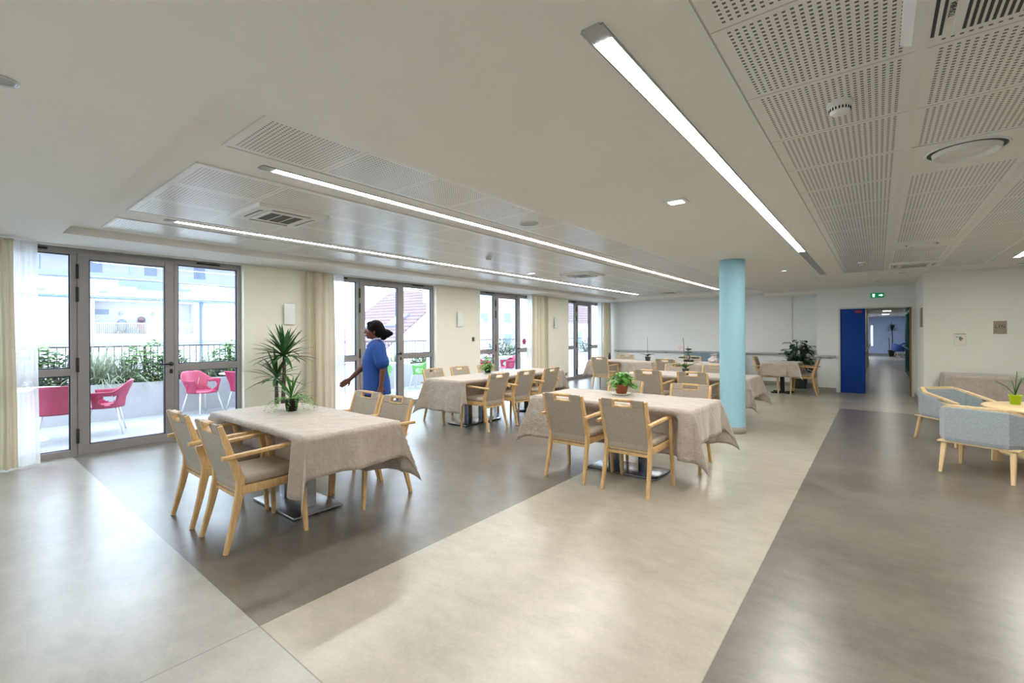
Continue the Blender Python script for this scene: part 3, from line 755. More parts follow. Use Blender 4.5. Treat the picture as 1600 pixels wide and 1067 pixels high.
# ------------------------------------------------------------------ tables and cloths
def sstep(t): t = max(0, min(1, t)); return t*t*(3-2*t)
def cloth(x0, x1, y0, y1, zt, hx, hy, label, group, pushes=(), seed=0, name='tablecloth', fold=.30, res=.035):
    rnd = random.Random(seed); W, D = x1-x0, y1-y0
    def grid(L, h):
        a = [-h+h*i/math.ceil(h/res) for i in range(math.ceil(h/res))]
        b = [L*i/math.ceil(L/res) for i in range(math.ceil(L/res)+1)]
        c = [L+h*(i+1)/math.ceil(h/res) for i in range(math.ceil(h/res))]
        return a+b+c
    gs, gt = grid(W, hx), grid(D, hy)
    ph = [rnd.uniform(0, 6.28) for _ in range(12)]
    v = []; f = []
    def wob(s, k): return .008*math.sin(7*s+ph[k])+.007*math.sin(15*s+ph[k+1])+.004*math.sin(29*s+ph[k+2])
    for tt in gt:
        for ss in gs:
            ex = min(0, ss)+max(0, ss-W); ey = min(0, tt)+max(0, tt-D)
            cx, cy = min(max(ss, 0), W), min(max(tt, 0), D)
            z = zt; ox = oy = 0
            if ex == 0 and ey == 0:
                z += .0015*math.sin(9*ss+ph[0])*math.sin(8*tt+ph[1])
                e = min(cx, W-cx, cy, D-cy); z -= .004*max(0, 1-e/.02)
            elif ex == 0 or ey == 0:
                d = abs(ex+ey); q = d/(hx if ey == 0 else hy)
                k = .05*d + wob(tt if ey == 0 else ss, 2 if (ex+ey) > 0 else 4)*q*2.2 + .012*math.sin((tt if ey == 0 else ss)*5+ph[6])*q + .006
                if ey == 0: ox = math.copysign(k, ex)
                else: oy = math.copysign(k, ey)
                z -= d*.997+.004
            else:
                r = math.hypot(ex, ey); th = math.atan2(abs(ey), abs(ex)); tc = math.atan2(hy, hx)
                t_ = th/tc if th < tc else (PI/2-th)/(PI/2-tc)
                off = fold*r*t_**.85
                flare = .05*r+.006
                dx_ = flare*math.cos(th)**.5 if th < PI/2-1e-6 else 0; dy_ = flare*math.sin(th)**.5
                ox = math.copysign(dx_+off*math.cos(PI/4+.25*math.sin(ph[7])), ex); oy = math.copysign(dy_+off*math.sin(PI/4+.25*math.sin(ph[7])), ey)
                z -= math.sqrt(max(r*r-off*off, 0))+.004
            # chairs press the cloth inwards
            for side, cpos, hw, dep in pushes:
                if side in ('s', 'n'):
                    if (side == 's' and ey < 0) or (side == 'n' and ey > 0):
                        k = sstep((hw+.07-abs(x0+ss-cpos))/.07)*sstep((abs(ey)-.034)/.085)*dep
                        oy += k if side == 's' else -k
                else:
                    if (side == 'w' and ex < 0) or (side == 'e' and ex > 0):
                        k = sstep((hw+.07-abs(y0+tt-cpos))/.07)*sstep((abs(ex)-.034)/.085)*dep
                        ox += k if side == 'w' else -k
            v.append((cx+ox-W/2, cy+oy-D/2, max(z, .02)))
    nS = len(gs)
    for j in range(len(gt)-1):
        for i in range(nS-1): a = j*nS+i; f.append([a, a+1, a+nS+1, a+nS])
    o = MB().add(v, f, True).build(name, M_cloth, None, ((x0+x1)/2, (y0+y1)/2, 0), solid=.002)
    tag(o, label, 'tablecloth', group)
    return o
def table(x0, x1, y0, y1, label, base='twin', rz=0, mat=None, zt=.745):
    cx, cy = (x0+x1)/2, (y0+y1)/2; W, D = x1-x0, y1-y0
    t = thing('dining_table', label, 'table', (cx, cy, 0))
    mat = mat or M_steel
    MB().box(-W/2+.012, W/2-.012, -D/2+.012, D/2-.012, zt-.03, zt-.006, bev=.004).build('tabletop', M_wood2, t)
    return t
def twin_base(t, x, y, L, Wd, mat, along='x', px=.17):
    lx, ly = (L/2, Wd/2) if along == 'x' else (Wd/2, L/2)
    MB().box(x-lx, x+lx, y-ly, y+ly, .006, .022, bev=.003).build('base_plate', mat, t)
    for s in (-1, 1):
        ax, ay = (s*px, 0) if along == 'x' else (0, s*px)
        MB().box(x+ax-.045, x+ax+.045, y+ay-.045, y+ay+.045, .022, .712, bev=.004).build('post', mat, t)
    for sx in (-1, 1):
        for sy in (-1, 1):
            MB().lathe([(.02, 0), (.02, .008)], 12, (x+sx*(lx-.04), y+sy*(ly-.04), 0), caps=True).build('glide', M_black, t)
M_blueplate = simple('blue_grey_steel', (.22,.24,.28), .25, metal=1, var=.1)
T1 = table(-4.79, -3.05, 1.55, 2.335, 'table under the taupe cloth in the left foreground')
twin_base(T1, 0, -.02, .74, .42, M_steel, px=.19)
cloth(-4.79, -3.05, 1.55, 2.335, .75, .29, .42, 'taupe linen cloth on the near left table, under the trailing plant', 'taupe tablecloths',
      [('s', -4.24, .30, .17), ('s', -3.59, .30, .17), ('n', -3.60, .30, .17), ('n', -4.16, .30, .14)], 1)
T2 = table(-5.66, -4.84, 4.85, 7.65, 'long table under the taupe cloth by the windows')
twin_base(T2, 0, -.68, .86, .42, M_blueplate, 'y')
MB().lathe([(.0, .03), (.26, .012), (.27, 0)], 28, (0, .75, 0)).box(-.035, .035, .715, .785, .02, .715).build('pedestal', M_blackm, T2)
cloth(-5.66, -4.84, 4.85, 7.65, .75, .34, .48, 'long taupe linen cloth on the table by the windows, under the geranium', 'taupe tablecloths',
      [('e', 5.28, .30, .23), ('e', 5.94, .30, .23), ('e', 6.68, .30, .23), ('w', 5.33, .30, .2), ('w', 5.98, .30, .2), ('w', 6.69, .30, .2)], 2)
T3 = table(-3.10, -1.30, 4.24, 5.14, 'table under the taupe cloth in the centre of the room')
twin_base(T3, .12, -.11, .76, .42, M_blueplate, px=.17)
cloth(-3.10, -1.30, 4.24, 5.14, .75, .32, .46, 'taupe linen cloth with long drooping corners on the centre table', 'taupe tablecloths',
      [('s', -2.435, .30, .17), ('s', -1.80, .30, .17), ('n', -2.50, .30, .15), ('n', -1.70, .30, .15)], 3)
T4 = table(-3.56, -1.52, 7.60, 8.50, 'table under the taupe cloth behind the blue column')
twin_base(T4, 0, 0, .76, .42, M_blueplate)
cloth(-3.56, -1.52, 7.60, 8.50, .75, .30, .42, 'taupe linen cloth running behind the blue column, under the blooming orchid', 'taupe tablecloths',
      [('s', -2.93, .30, .18), ('s', -2.22, .30, .18), ('n', -3.06, .30, .12), ('n', -2.35, .30, .12)], 4)
T5a = table(-6.12, -4.36, 10.93, 11.76, 'far long table section on the window side, under a taupe cloth')
twin_base(T5a, 0, 0, .76, .42, M_blueplate)
cloth(-6.12, -4.36, 10.93, 11.76, .75, .22, .42, 'taupe linen cloth on the far table nearest the last terrace door', 'taupe tablecloths',
      [('s', -5.52, .30, .18), ('n', -5.58, .30, .15)], 5, res=.05)
T5b = table(-4.31, -2.72, 10.93, 11.76, 'far long table section nearer the blue column, under a taupe cloth')
twin_base(T5b, 0, 0, .76, .42, M_blueplate)
cloth(-3.90, -2.72, 10.93, 11.76, .754, .22, .42, 'taupe linen cloth on the far table in front of the grey-blue sofa', 'taupe tablecloths',
      [('s', -3.84, .30, .18), ('n', -3.76, .30, .15)], 6, res=.05)
cloth(-4.30, -3.92, 10.93, 11.76, .7535, .012, .42, 'narrow taupe linen strip between the two far tablecloths', 'taupe tablecloths', [('s', -3.84, .30, .18), ('n', -3.76, .30, .15)], 9, res=.05)
T6 = table(-2.20, -1.44, 12.40, 13.18, 'small square table with a black pedestal foot near the blue door')
pb = MB(); pb.box(-.04, .04, -.05, .05, .03, .72)
pb.build('pedestal', M_blackm, T6)
MB().box(-.28, .28, -.04, .04, .0, .035, M=Matrix.Rotation(PI/4, 4, 'Z'), bev=.01).box(-.28, .28, -.04, .04, .0, .034, M=Matrix.Rotation(-PI/4, 4, 'Z'), bev=.01).build('foot', M_blackm, T6)
cloth(-2.20, -1.44, 12.40, 13.18, .75, .24, .33, 'taupe linen cloth on the small square table near the blue door', 'taupe tablecloths',
      [('w', 12.80, .30, .3), ('e', 12.83, .30, .3)], 7, res=.04, fold=.3)
T7 = table(.86, 1.74, 10.32, 11.02, 'table fully covered by a cloth against the right wall')
MB().box(-.35, -.3, -.28, -.23, 0, .72).build('leg', M_blackm, T7); MB().box(.3, .35, -.28, -.23, 0, .72).build('leg', M_blackm, T7)
MB().box(-.35, -.3, .23, .28, 0, .72).build('leg', M_blackm, T7); MB().box(.3, .35, .23, .28, 0, .72).build('leg', M_blackm, T7)
cloth(.86, 1.74, 10.32, 11.02, .75, .58, .60, 'long grey-taupe cloth reaching low on the table against the right wall', 'taupe tablecloths', seed=8, fold=.12)

# ------------------------------------------------------------------ tub armchairs and coffee table
def tub(label, loc, rz, proto=None):
    if proto: return dup(proto, loc, rz, label)
    t = thing('tub_armchair', label, 'armchair', loc, rz, 'grey-blue tub armchairs')
    # local: faces +y, back along y=-.27
    zb = .325
    out = [(-.30, .30), (-.315, -.16), (-.235, -.30), (.235, -.30), (.315, -.16), (.30, .30)]
    inn = [(-.235, .30), (-.245, -.13), (-.19, -.225), (.19, -.225), (.245, -.13), (.235, .30)]
    top = [.56, .655, .70, .70, .655, .56]
    P = lambda a, k, z: (a[k][0], a[k][1], z)
    b = MB(); v = []; f = []
    # refined outline: fabric body stops lower near the arm fronts (step for the hand slot)
    seq = []
    def L(a, b_, t_): return (a[0]+(b_[0]-a[0])*t_, a[1]+(b_[1]-a[1])*t_)
    def T(a, b_, t_): return a+(b_-a)*t_
    stops = [(0, 0, .50), (0, .42, .535), (0, .50, T(top[0], top[1], .5)-.02)]
    pts = []
    pts.append((out[0], inn[0], .495)); o_, i_ = L(out[0], out[1], .45), L(inn[0], inn[1], .45)
    pts.append((o_, i_, .545)); o2, i2 = L(out[0], out[1], .53), L(inn[0], inn[1], .53); pts.append((o2, i2, T(top[0], top[1], .53)-.022))
    for k in (1, 2): pts.append((out[k], inn[k], top[k]-.022))
    pts += [((-o[0], o[1]), (-i[0], i[1]), z) for o, i, z in pts[::-1]]
    for (o, i, z) in pts:
        v += [(o[0]*.96, o[1]*.97, zb), (o[0], o[1], zb+.04), (o[0], o[1], z-.01), (o[0]*.985, o[1]*.985, z), (i[0], i[1], z), (i[0], i[1], zb+.02)]
    m = len(pts)
    for k in range(m-1):
        for j in range(5): a = k*6+j; f.append([a, a+6, a+7, a+1])
        f.append([k*6+5, (k+1)*6+5, (k+1)*6, k*6])
    f.append([0,1,2,3,4,5]); f.append([(m-1)*6+j for j in range(5,-1,-1)])
    b.add(v, f, False)
    body = b.build('body', M_tub, t); bv = body.modifiers.new('bevel', 'BEVEL'); bv.width = .012; bv.segments = 3; bv.limit_method = 'ANGLE'; bv.angle_limit = .6
    # wooden rim
    mid = [((o[0]+i[0])/2, (o[1]+i[1])/2) for o, i in zip(out, inn)]
    r = MB(); rings = []
    for k in range(6):
        p = Vector((*mid[k], top[k]-.010))
        a = Vector((*mid[max(k-1,0)], 0)); c = Vector((*mid[min(k+1,5)], 0)); d = (c-a).normalized(); sd = Vector((-d.y, d.x, 0))
        wd = .05 if k in (1,2,3,4) else .042
        rings.append([p+sd*wd/2-Vector((0,0,.012)), p-sd*wd/2-Vector((0,0,.012)), p-sd*wd/2+Vector((0,0,.012)), p+sd*wd/2+Vector((0,0,.012))])
    r.loft(rings); r.build('rim', M_wood2, t, bevmod=.003)
    for s in (-1, 1):
        q = MB(); q.bar([(s*.268, .285, .555), (s*.268, .285, .49)], (.04, .03), up=(0,1,0)); q.bar([(s*.272, .05, .60), (s*.272, .05, .53)], (.04, .03), up=(0,1,0))
        q.bar([(s*.268, .29, .500), (s*.272, .05, .552)], (.045, .012)); q.build('slot_frame', M_wood2, t)
    MB().box(-.245, .245, -.215, .30, zb, .43, bev=.03, seg=3).build('seat', M_tub, t)
    MB().box(-.30, .30, -.285, .295, zb-.016, zb, bev=.004).build('base_frame', M_wood2, t)
    for sx in (-1, 1):
        for sy, y_ in ((-1, -.24), (1, .25)):
            MB().bar([(sx*.25, y_, zb-.01), (sx*(.265 if sy > 0 else .262), y_+sy*(.02 if sy > 0 else .075), 0)], [(.05,.045), (.028,.026)], up=(0,1,0), bev=1).build('leg', M_wood2, t)
    return t
tb = tub('grey-blue tub armchair with its back towards us at the right edge', (.86, 6.70, 0), math.atan2(-.36, .93))
tub('grey-blue tub armchair facing us beside the cloth-covered table', (.80, 8.33, 0), math.atan2(-.62, -.78), tb)
t = thing('coffee_table', 'round pale wooden coffee table at the right edge', 'coffee table', (1.46, 7.45, 0))
MB().lathe([(.001, .60), (.53, .60), (.54, .605), (.54, .622), (.53, .627), (.001, .627)], 48).build('tabletop', M_wood2, t)
MB().lathe([(.30, .50), (.34, .50), (.34, .60)], 36).build('apron', M_wood2, t)
MB().lathe([(.001, .10), (.40, .10), (.41, .105), (.41, .135), (.40, .14), (.001, .14)], 40).build('lower_shelf', M_wood2, t)
for k in range(4):
    a = PI+k*PI/2+.05; MB().box(-.04, .04, -.03, .03, 0, .60, M=Matrix.Translation((.42*math.cos(a), .42*math.sin(a), 0)) @ Matrix.Rotation(a, 4, 'Z'), bev=.004).build('leg', M_wood2, t)
# sofa against the back wall
t = thing('sofa', 'grey-blue sofa back seen against the back wall left of the column', 'sofa', (-3.84, 14.12, 0)); t.scale = (.86, 1, 1)
M_sofa = weave('slate_blue_upholstery', srgb(104,124,138), srgb(126,146,160), 170, .85)
MB().box(-.95, .95, .20, .38, .12, .87, bev=.04, seg=3).build('backrest', M_sofa, t)
MB().box(-.80, .80, -.40, .20, .22, .44, bev=.04, seg=3).build('seat', M_sofa, t)
for s in (-1, 1): MB().box(s*.88-.08, s*.88+.08, -.42, .20, .12, .62, bev=.03, seg=3).build('armrest', M_sofa, t)
for sx in (-1, 1):
    for y_ in (-.36, .3): MB().tube([(sx*.85, y_, .13), (sx*.85, y_, 0)], .02, 8).build('leg', M_wood, t)

# ------------------------------------------------------------------ plants
def pot(t, r0, r1, h, mat, z=0, name='pot'):
    MB().lathe([(.001, z), (r0, z), (r1, z+h), (r1*1.06, z+h), (r1*1.06, z+h-.012*h/.1), (r1*.94, z+h), (r1*.9, z+h-.02)], 24).build(name, mat, t)
    MB().lathe([(r1*.91, z+h-.018), (.001, z+h-.012)], 20).build('soil', M_soil, t)
def rosette(mb, c, n, L, W, rnd, droop=.5, el0=-.2, el1=1.4, jit=.25):
    for k in range(n):
        az = k*2.399+rnd.uniform(-jit, jit); el = el0+(el1-el0)*((k+.5)/n)+rnd.uniform(-.12, .12)
        d = (math.cos(az)*math.cos(el), math.sin(az)*math.cos(el), math.sin(el))
        mb.leaf((c[0]+d[0]*.02, c[1]+d[1]*.02, c[2]+rnd.uniform(-.03, .03)+.04*k/n), d, L*rnd.uniform(.75, 1.1), W*rnd.uniform(.8, 1.1), droop*rnd.uniform(.5, 1.4), seg=6, fold=.35)
# tall yucca
rnd = random.Random(21)
t = thing('yucca_plant', 'tall yucca with sword-shaped leaves between the first two terrace doors', 'plant', (-6.93, 3.15, 0))
MB().lathe([(.001, 0), (.15, 0), (.19, .34), (.20, .34), (.20, .32), (.175, .33)], 28).build('pot', M_black, t)
MB().lathe([(.178, .325), (.001, .33)], 20).build('soil', M_soil, t)
MB().tube([(.03,.02,.3), (.035,.03,.6), (.02,.05,.9), (.02,.05,1.13)], [.032,.028,.025,.022], 12).build('trunk', M_bark, t)
MB().tube([(-.05,-.03,.3), (-.05,-.03,.5), (-.04,-.04,.78)], [.032,.028,.022], 12).build('trunk', M_bark, t)
fb = MB(); rosette(fb, (.02,.05,1.14), 58, .47, .05, rnd, .45, -.35, 1.45); fb.build('upper_foliage', M_yucca, t)
fb = MB(); rosette(fb, (-.04,-.04,.80), 34, .44, .045, rnd, .6, -.45, 1.5); fb.build('lower_foliage', M_yucca, t)
# trailing plant with spider leaves on the near left table
t = thing('trailing_plant', 'trailing plant in a black pot on the near left table', 'plant', (-4.22, 2.02, .7535))
pot(t, .045, .062, .105, M_black)
fb = MB(); rosette(fb, (0,0,.11), 22, .24, .018, rnd, 1.1, .35, 1.45); fb.build('strap_leaves', M_leaf, t)
fb = MB()
for k in range(15):
    az = k*2.399; p = Vector((.05*math.cos(az), .05*math.sin(az), .115)); d = Vector((math.cos(az), math.sin(az), rnd.uniform(.3, .8)))
    for q in range(12):
        d = (d+Vector((0, 0, -.20))).normalized(); p = p+d*.019
        if p.z < .006: break
        for w_ in range(3):
            a = rnd.uniform(0, 6.28); fb.leaf(p, (math.cos(a), math.sin(a), rnd.uniform(-.2, .7)), .022, .014, .2, seg=2)
fb.build('trailing_foliage', M_leafb, t)
# pothos-like plant on the centre table
def bushy(label, loc, name, r, h, nleaf, lsz, mat, potargs, saucer=None, cat='plant', seed=1, zc=None, squash=.8):
    rnd = random.Random(seed); t = thing(name, label, cat, loc)
    r0, r1, ph, pm = potargs; zs = .012 if saucer else 0
    if saucer: MB().lathe([(.001, 0), (r1*1.05, 0), (r1*1.35, .012), (r1*1.38, .016), (r1*1.1, .010), (.001, .010)], 32).build('saucer', saucer, t)
    pot(t, r0, r1, ph, pm, zs)
    zc = zc if zc is not None else ph+zs
    st = MB(); lf = MB()
    for k in range(nleaf):
        az = rnd.uniform(0, 2*PI); u = rnd.random()**.6; el = rnd.uniform(-.5, 1.5)
        tip = Vector((math.cos(az)*math.cos(el)*r*u, math.sin(az)*math.cos(el)*r*u, zc+max(-.4*ph, math.sin(el)*h*u*squash)))
        base = Vector((math.cos(az)*r1*.4, math.sin(az)*r1*.4, zc-.01))
        mid = base*.5+tip*.5+Vector((0,0,.12*h))
        st.tube([base, mid, tip], lsz*.03, 4)
        d = Vector((math.cos(az+rnd.uniform(-.8,.8)), math.sin(az+rnd.uniform(-.8,.8)), rnd.uniform(-.6, .5)))
        lf.leaf(tip, d, lsz*rnd.uniform(.7, 1.2), lsz*.75*rnd.uniform(.8,1.1), .7, seg=4, fold=.3)
    st.build('stems', M_leafb if mat is not M_leafd else M_leafd, t); lf.build('foliage', mat, t)
    return t
bushy('bright green leafy plant in a terracotta pot on a white saucer', (-2.30, 4.88, .7535), 'potted_plant', .17, .17, 150, .065, M_leafb, (.055,.085,.11,M_terra), M_wplast, seed=4)
g = bushy('geranium with pale pink buds in a black pot on the long window table', (-5.42, 6.08, .7535), 'potted_geranium', .15, .26, 110, .05, M_leafb, (.05,.065,.10,M_black), M_wplast, seed=8)
fl = MB(); rnd = random.Random(5)
for k in range(14): fl.ell((rnd.uniform(-.1,.1), rnd.uniform(-.1,.1), rnd.uniform(.22,.36)), (.010,.010,.008), 8, 6)
fl.build('flowers', simple('pale_pink_petal', srgb(226,150,150), .5), g)
# orchids
def orchid(label, loc, stems, potm, flower=True, leaves=6, L=.19, seed=1, pr=.055):
    rnd = random.Random(seed); t = thing('orchid', label, 'orchid', loc)
    pot(t, pr*.8, pr, .11, potm)
    lf = MB()
    for k in range(leaves):
        az = k*2*PI/leaves+rnd.uniform(-.3,.3)+.5; lf.leaf((0,0,.11), (math.cos(az), math.sin(az), .75), L*rnd.uniform(.8,1.2), .06, 1.1, seg=6, fold=.4)
    lf.build('leaves', M_leafd if not flower else M_leaf, t)
    for i, (dx, dy, h) in enumerate(stems):
        MB().tube([(dx*.2, dy*.2, .1), (dx*.6, dy*.6, .1+h*.5), (dx, dy, .1+h)], .005, 6).build('stem', M_bark, t)
    if flower:
        f = MB()
        for (fx, fz) in ((-.03, .47), (-.075, .455), (-.045, .425), (.01, .44)):
            c = Vector((stems[0][0]+fx*.78, stems[0][1]+fx*.62, fz))
            for k in range(5):
                a = k*2*PI/5; f.leaf(c, (math.cos(a)*.78, math.cos(a)*.62, math.sin(a)), .035, .03, .1, seg=3)
        f.build('flowers', simple('orchid_petal', srgb(232,190,176), .5), t)
    return t
orchid('orchid with pale blooms and tall stakes in a grey pot, left of the column', (-2.52, 7.80, .7535), [(-.03,-.02,.52), (.035,.02,.38)], M_grpot, True, 6, .30, 2, .056)
orchid('orchid without blooms in a dark pot on the farthest long table', (-4.60, 11.30, .7535), [(-.01,.0,.50)], M_grpot, False, 6, .2, 3, .07)
# dark bonsai with flat pads
t = thing('bonsai', 'dark bonsai with flat tiers of foliage behind the farthest long table', 'plant', (-3.62, 11.44, .757))
MB().box(-.10, .10, -.07, .07, 0, .05, bev=.008).build('tray', M_black, t)
MB().tube([(0,0,.05), (.02,0,.12), (-.01,0,.2), (.0,0,.29)], [.016,.014,.012,.008], 8).build('trunk', M_bark, t)
for (x, y, z, r) in ((0,0,.305,.075), (0,0,.235,.10), (.15,.02,.10,.10), (-.15,-.02,.10,.10)):
    MB().ell((x,y,z), (r, r*.8, .024), 14, 8).build('foliage_pad', M_leafd, t)
    if abs(x) > .1: MB().tube([(0,0,.09), (x,y,z)], .006, 6).build('branch', M_bark, t)
t = thing('flask', 'small black flask on the farthest long table, near its window end', 'flask', (-5.72, 11.40, .7535))
MB().lathe([(.001,0),(.035,0),(.036,.10),(.022,.125),(.022,.14),(.001,.14)], 20).build('body', M_black, t); MB().lathe([(.026,.138),(.026,.17),(.001,.172)], 16).build('lid', simple('dark_red_plastic', (.12,.01,.01), .4), t)
# plastic bag on the far table
t = thing('plastic_bag', 'crumpled pale plastic bag on the farthest long table beside the column', 'bag', (-3.02, 11.40, .757))
rnd = random.Random(2); bm_ = MB(); rings = []
for z, r in ((0,.10),(.04,.13),(.09,.12),(.13,.08),(.16,.05),(.20,.09)):
    rings.append([(r*math.cos(2*PI*k/18)*rnd.uniform(.75,1.15), r*math.sin(2*PI*k/18)*rnd.uniform(.75,1.15), z+rnd.uniform(-.01,.01)*(z>0)) for k in range(18)])
bm_.loft(rings, smooth=False); bm_.build('body', simple('pale_plastic_film', srgb(206,200,200), .25, trans=.2), t)
# big niche plant
bushy('large dark leafy plant in the niche behind the small square table', (-1.62, 14.08, 0), 'rubber_plant', .42, .66, 120, .19, M_leafd, (.15,.20,.34,M_grpot), None, seed=6, zc=.62, squash=1.0)
# plant in a lime pot on the coffee table
t = thing('potted_plant', 'sparse plant in a lime green pot on the round coffee table', 'plant', (1.22, 7.66, .628))
MB().lathe([(.001,0),(.042,0),(.055,.105),(.058,.105),(.058,.092),(.05,.10)], 28).build('pot', M_lime, t); MB().lathe([(.051,.098),(.001,.1)], 16).build('soil', M_soil, t)
rnd = random.Random(14)
st = MB(); lf = MB()
for k, (ax, ay, h) in enumerate(((-.17,-.09,.16), (.02,.03,.27), (.10,.06,.24), (-.03,-.02,.17), (.05,-.02,.2))):
    pts = [Vector((0,0,.1)), Vector((ax*.4, ay*.4, .1+h*.55)), Vector((ax, ay, .1+h))]; st.tube(pts, .004, 6)
    for q in range(8):
        u = .45+.55*q/8; p = pts[1].lerp(pts[2], (u-.4)/.6); a = rnd.uniform(0, 6.28)
        lf.leaf(p, (math.cos(a), math.sin(a), rnd.uniform(0,.6)), .05, .016, .4, seg=3)
st.build('stems', M_leaf, t); lf.build('foliage', M_leaf, t)

# ------------------------------------------------------------------ corridor lounge furniture
t = thing('dracaena', 'tall dracaena in a dark pot at the end of the corridor', 'plant', (.66, 35.8, 0))
pot(t, .15, .20, .40, M_black)
MB().tube([(0,0,.45), (.02,0,1.0), (.0,0,1.62)], [.035,.03,.025], 10).build('trunk', M_bark, t)
fb = MB(); rnd = random.Random(11); rosette(fb, (0,0,1.60), 40, .42, .05, rnd, .7, -.2, 1.4); fb.build('foliage', M_leafd, t)
MB().tube([(-.12,0,.45), (-.15,0,1.15)], .02, 8).build('trunk', M_bark, t)
def lounge_chair(label, x, y, rz, first=None):
    if first: return dup(first, (x, y, 0), rz, label)
    t = thing('lounge_chair', label, 'chair', (x, y, 0), rz, 'navy chairs in the corridor lounge')
    m = MB(); rings = []
    for z, r in ((.40,.25),(.46,.28),(.60,.29),(.78,.28),(.84,.265)):
        rings.append([( -r*math.cos(a), -r*math.sin(a)*.95, z+(.0 if z < .7 else -.10*abs(math.cos(a))**2)) for a in [PI*k/18 for k in range(-2, 21)]])
    m.loft(rings, close=False, caps=False, smooth=True); m.build('backrest', M_navy, t, solid=.05)
    MB().lathe([(.001,.36),(.24,.37),(.26,.41),(.25,.46),(.001,.47)], 28).build('seat', M_navy, t)
    for a in (PI/4, 3*PI/4, 5*PI/4, 7*PI/4): MB().tube([(.16*math.cos(a), .16*math.sin(a), .37), (.26*math.cos(a), .26*math.sin(a), 0)], [.018,.012], 8).build('leg', M_wood, t)
    return t
lc = lounge_chair('navy upholstered chair left of the white table at the corridor end', .93, 34.0, -1.2)
lounge_chair('navy upholstered chair behind the white table at the corridor end', 1.30, 35.3, PI, lc)
t = thing('side_table', 'white table between the navy chairs at the corridor end', 'table', (1.5, 26.7, 0))
t.location = (1.42, 34.3, 0)
MB().lathe([(.001,.72),(.34,.72),(.35,.74),(.001,.75)], 32).build('tabletop', M_wplast, t); MB().lathe([(.02,.03),(.02,.72)], 12).build('pedestal', M_chrome, t); MB().lathe([(.2,0),(.2,.015),(.02,.03)], 24).build('foot', M_chrome, t)
t = thing('picture', 'reddish brown picture on the pale blue wall at the corridor end', 'picture', (1.55, 37.498, 1.25))
MB().box(-.28, .28, -.03, 0, -.25, .25, bev=.004).build('frame', simple('picture_frame', srgb(200,190,180), .5), t)
MB().box(-.24, .24, -.034, -.029, -.21, .21).build('canvas', simple('picture_paint', srgb(150,82,70), .6, var=.6, vscale=6), t)

# ------------------------------------------------------------------ terrace
M_terrace = simple('pale_terrace_gravel', srgb(160,163,168), .9, var=.12, vscale=30, bumpd=.002, bscale=120)
M_planter = simple('planter_render', srgb(178,178,184), .85, var=.02)
struct('floor_terrace', MB().box(-11.25, XO, -6, 24, -.25, -.03), M_terrace)
struct('wall_planter', MB().box(-10.62, -10.5, -6, 24, -.03, .60).box(-11.25, -11.13, -6, 24, -.03, .60), M_planter)
tag(MB().box(-11.13, -10.62, -6, 24, -.03, .53).build('planter_soil', M_soil), None, None, None, 'structure')
for i, yy in enumerate((5.90, 12.42, 17.2)):
    struct('column_terrace', MB().lathe([(.12, -.03), (.12, 2.9)], 28, (-9.45, yy, 0)), M_ext)
t = thing('railing', 'dark metal railing with thin bars behind the planter', 'railing', (0,0,0))
M_rail = simple('dark_rail_paint', srgb(70,76,86), .5)
MB().box(-11.22, -11.18, -5, 22, 1.235, 1.265).build('top_rail', M_rail, t)
MB().box(-11.21, -11.19, -5, 22, .64, .655).build('bottom_rail', M_rail, t)
for k in range(19): MB().box(-11.215, -11.185, -5+k*1.5-.015, -5+k*1.5+.015, .58, 1.235).build('post', M_rail, t)
bars = MB()
for k in range(245):
    y_ = -5+k*.11; bars.box(-11.206, -11.194, y_-.007, y_+.007, .65, 1.24)
tag(bars.build('bars', M_rail, t), kind='stuff')
# shrubs and grasses in the planter, each its own thing
M_fats = simple('fatsia_leaf', (.22,.36,.13), .4, var=.45, vscale=5, trans=.25)
M_olive = simple('grey_green_leaf', (.13,.19,.13), .45, var=.45, vscale=8, trans=.15)
M_grass = simple('pale_grass_blade', (.26,.31,.21), .6, var=.35, vscale=6, trans=.25)
def shrub(label, y, h, r, mat, seed, lsz=.13, n=130, palm=True, x=-10.88):
    rnd = random.Random(seed); t = thing('shrub', label, 'shrub', (x, y, .53), 0, 'shrubs in the terrace planter')
    st = MB(); lf = MB()
    for k in range(9):
        a = rnd.uniform(0, 6.28); st.tube([(0,0,-.02), (math.cos(a)*r*.4, math.sin(a)*r*.4, h*.45), (math.cos(a)*r*.55, math.sin(a)*r*.55, h*.8)], [.014,.01,.006], 5)
    st.build('stems', M_bark, t)
    for k in range(int(n*(2.0 if palm else 2.6))):
        az = rnd.uniform(0, 6.28); rr = r*rnd.random()**.5; z = h*rnd.uniform(.04, 1)*(1-.35*(rr/r)**2)
        p = Vector((math.cos(az)*rr*.8, math.sin(az)*rr*1.15, z)); d0 = Vector((math.cos(az), math.sin(az), .5))
        if palm:
            for q in range(5):
                b = az+(q-2)*.5; lf.leaf(p, (math.cos(b), math.sin(b), rnd.uniform(.0,.5)), lsz*1.15, lsz*.42, .6, seg=3)
        else: lf.leaf(p, (math.cos(az)+rnd.uniform(-.6,.6), math.sin(az)+rnd.uniform(-.6,.6), rnd.uniform(0,1)), lsz*1.25, lsz*.55, .4, seg=3)
    lf.build('foliage', mat, t)
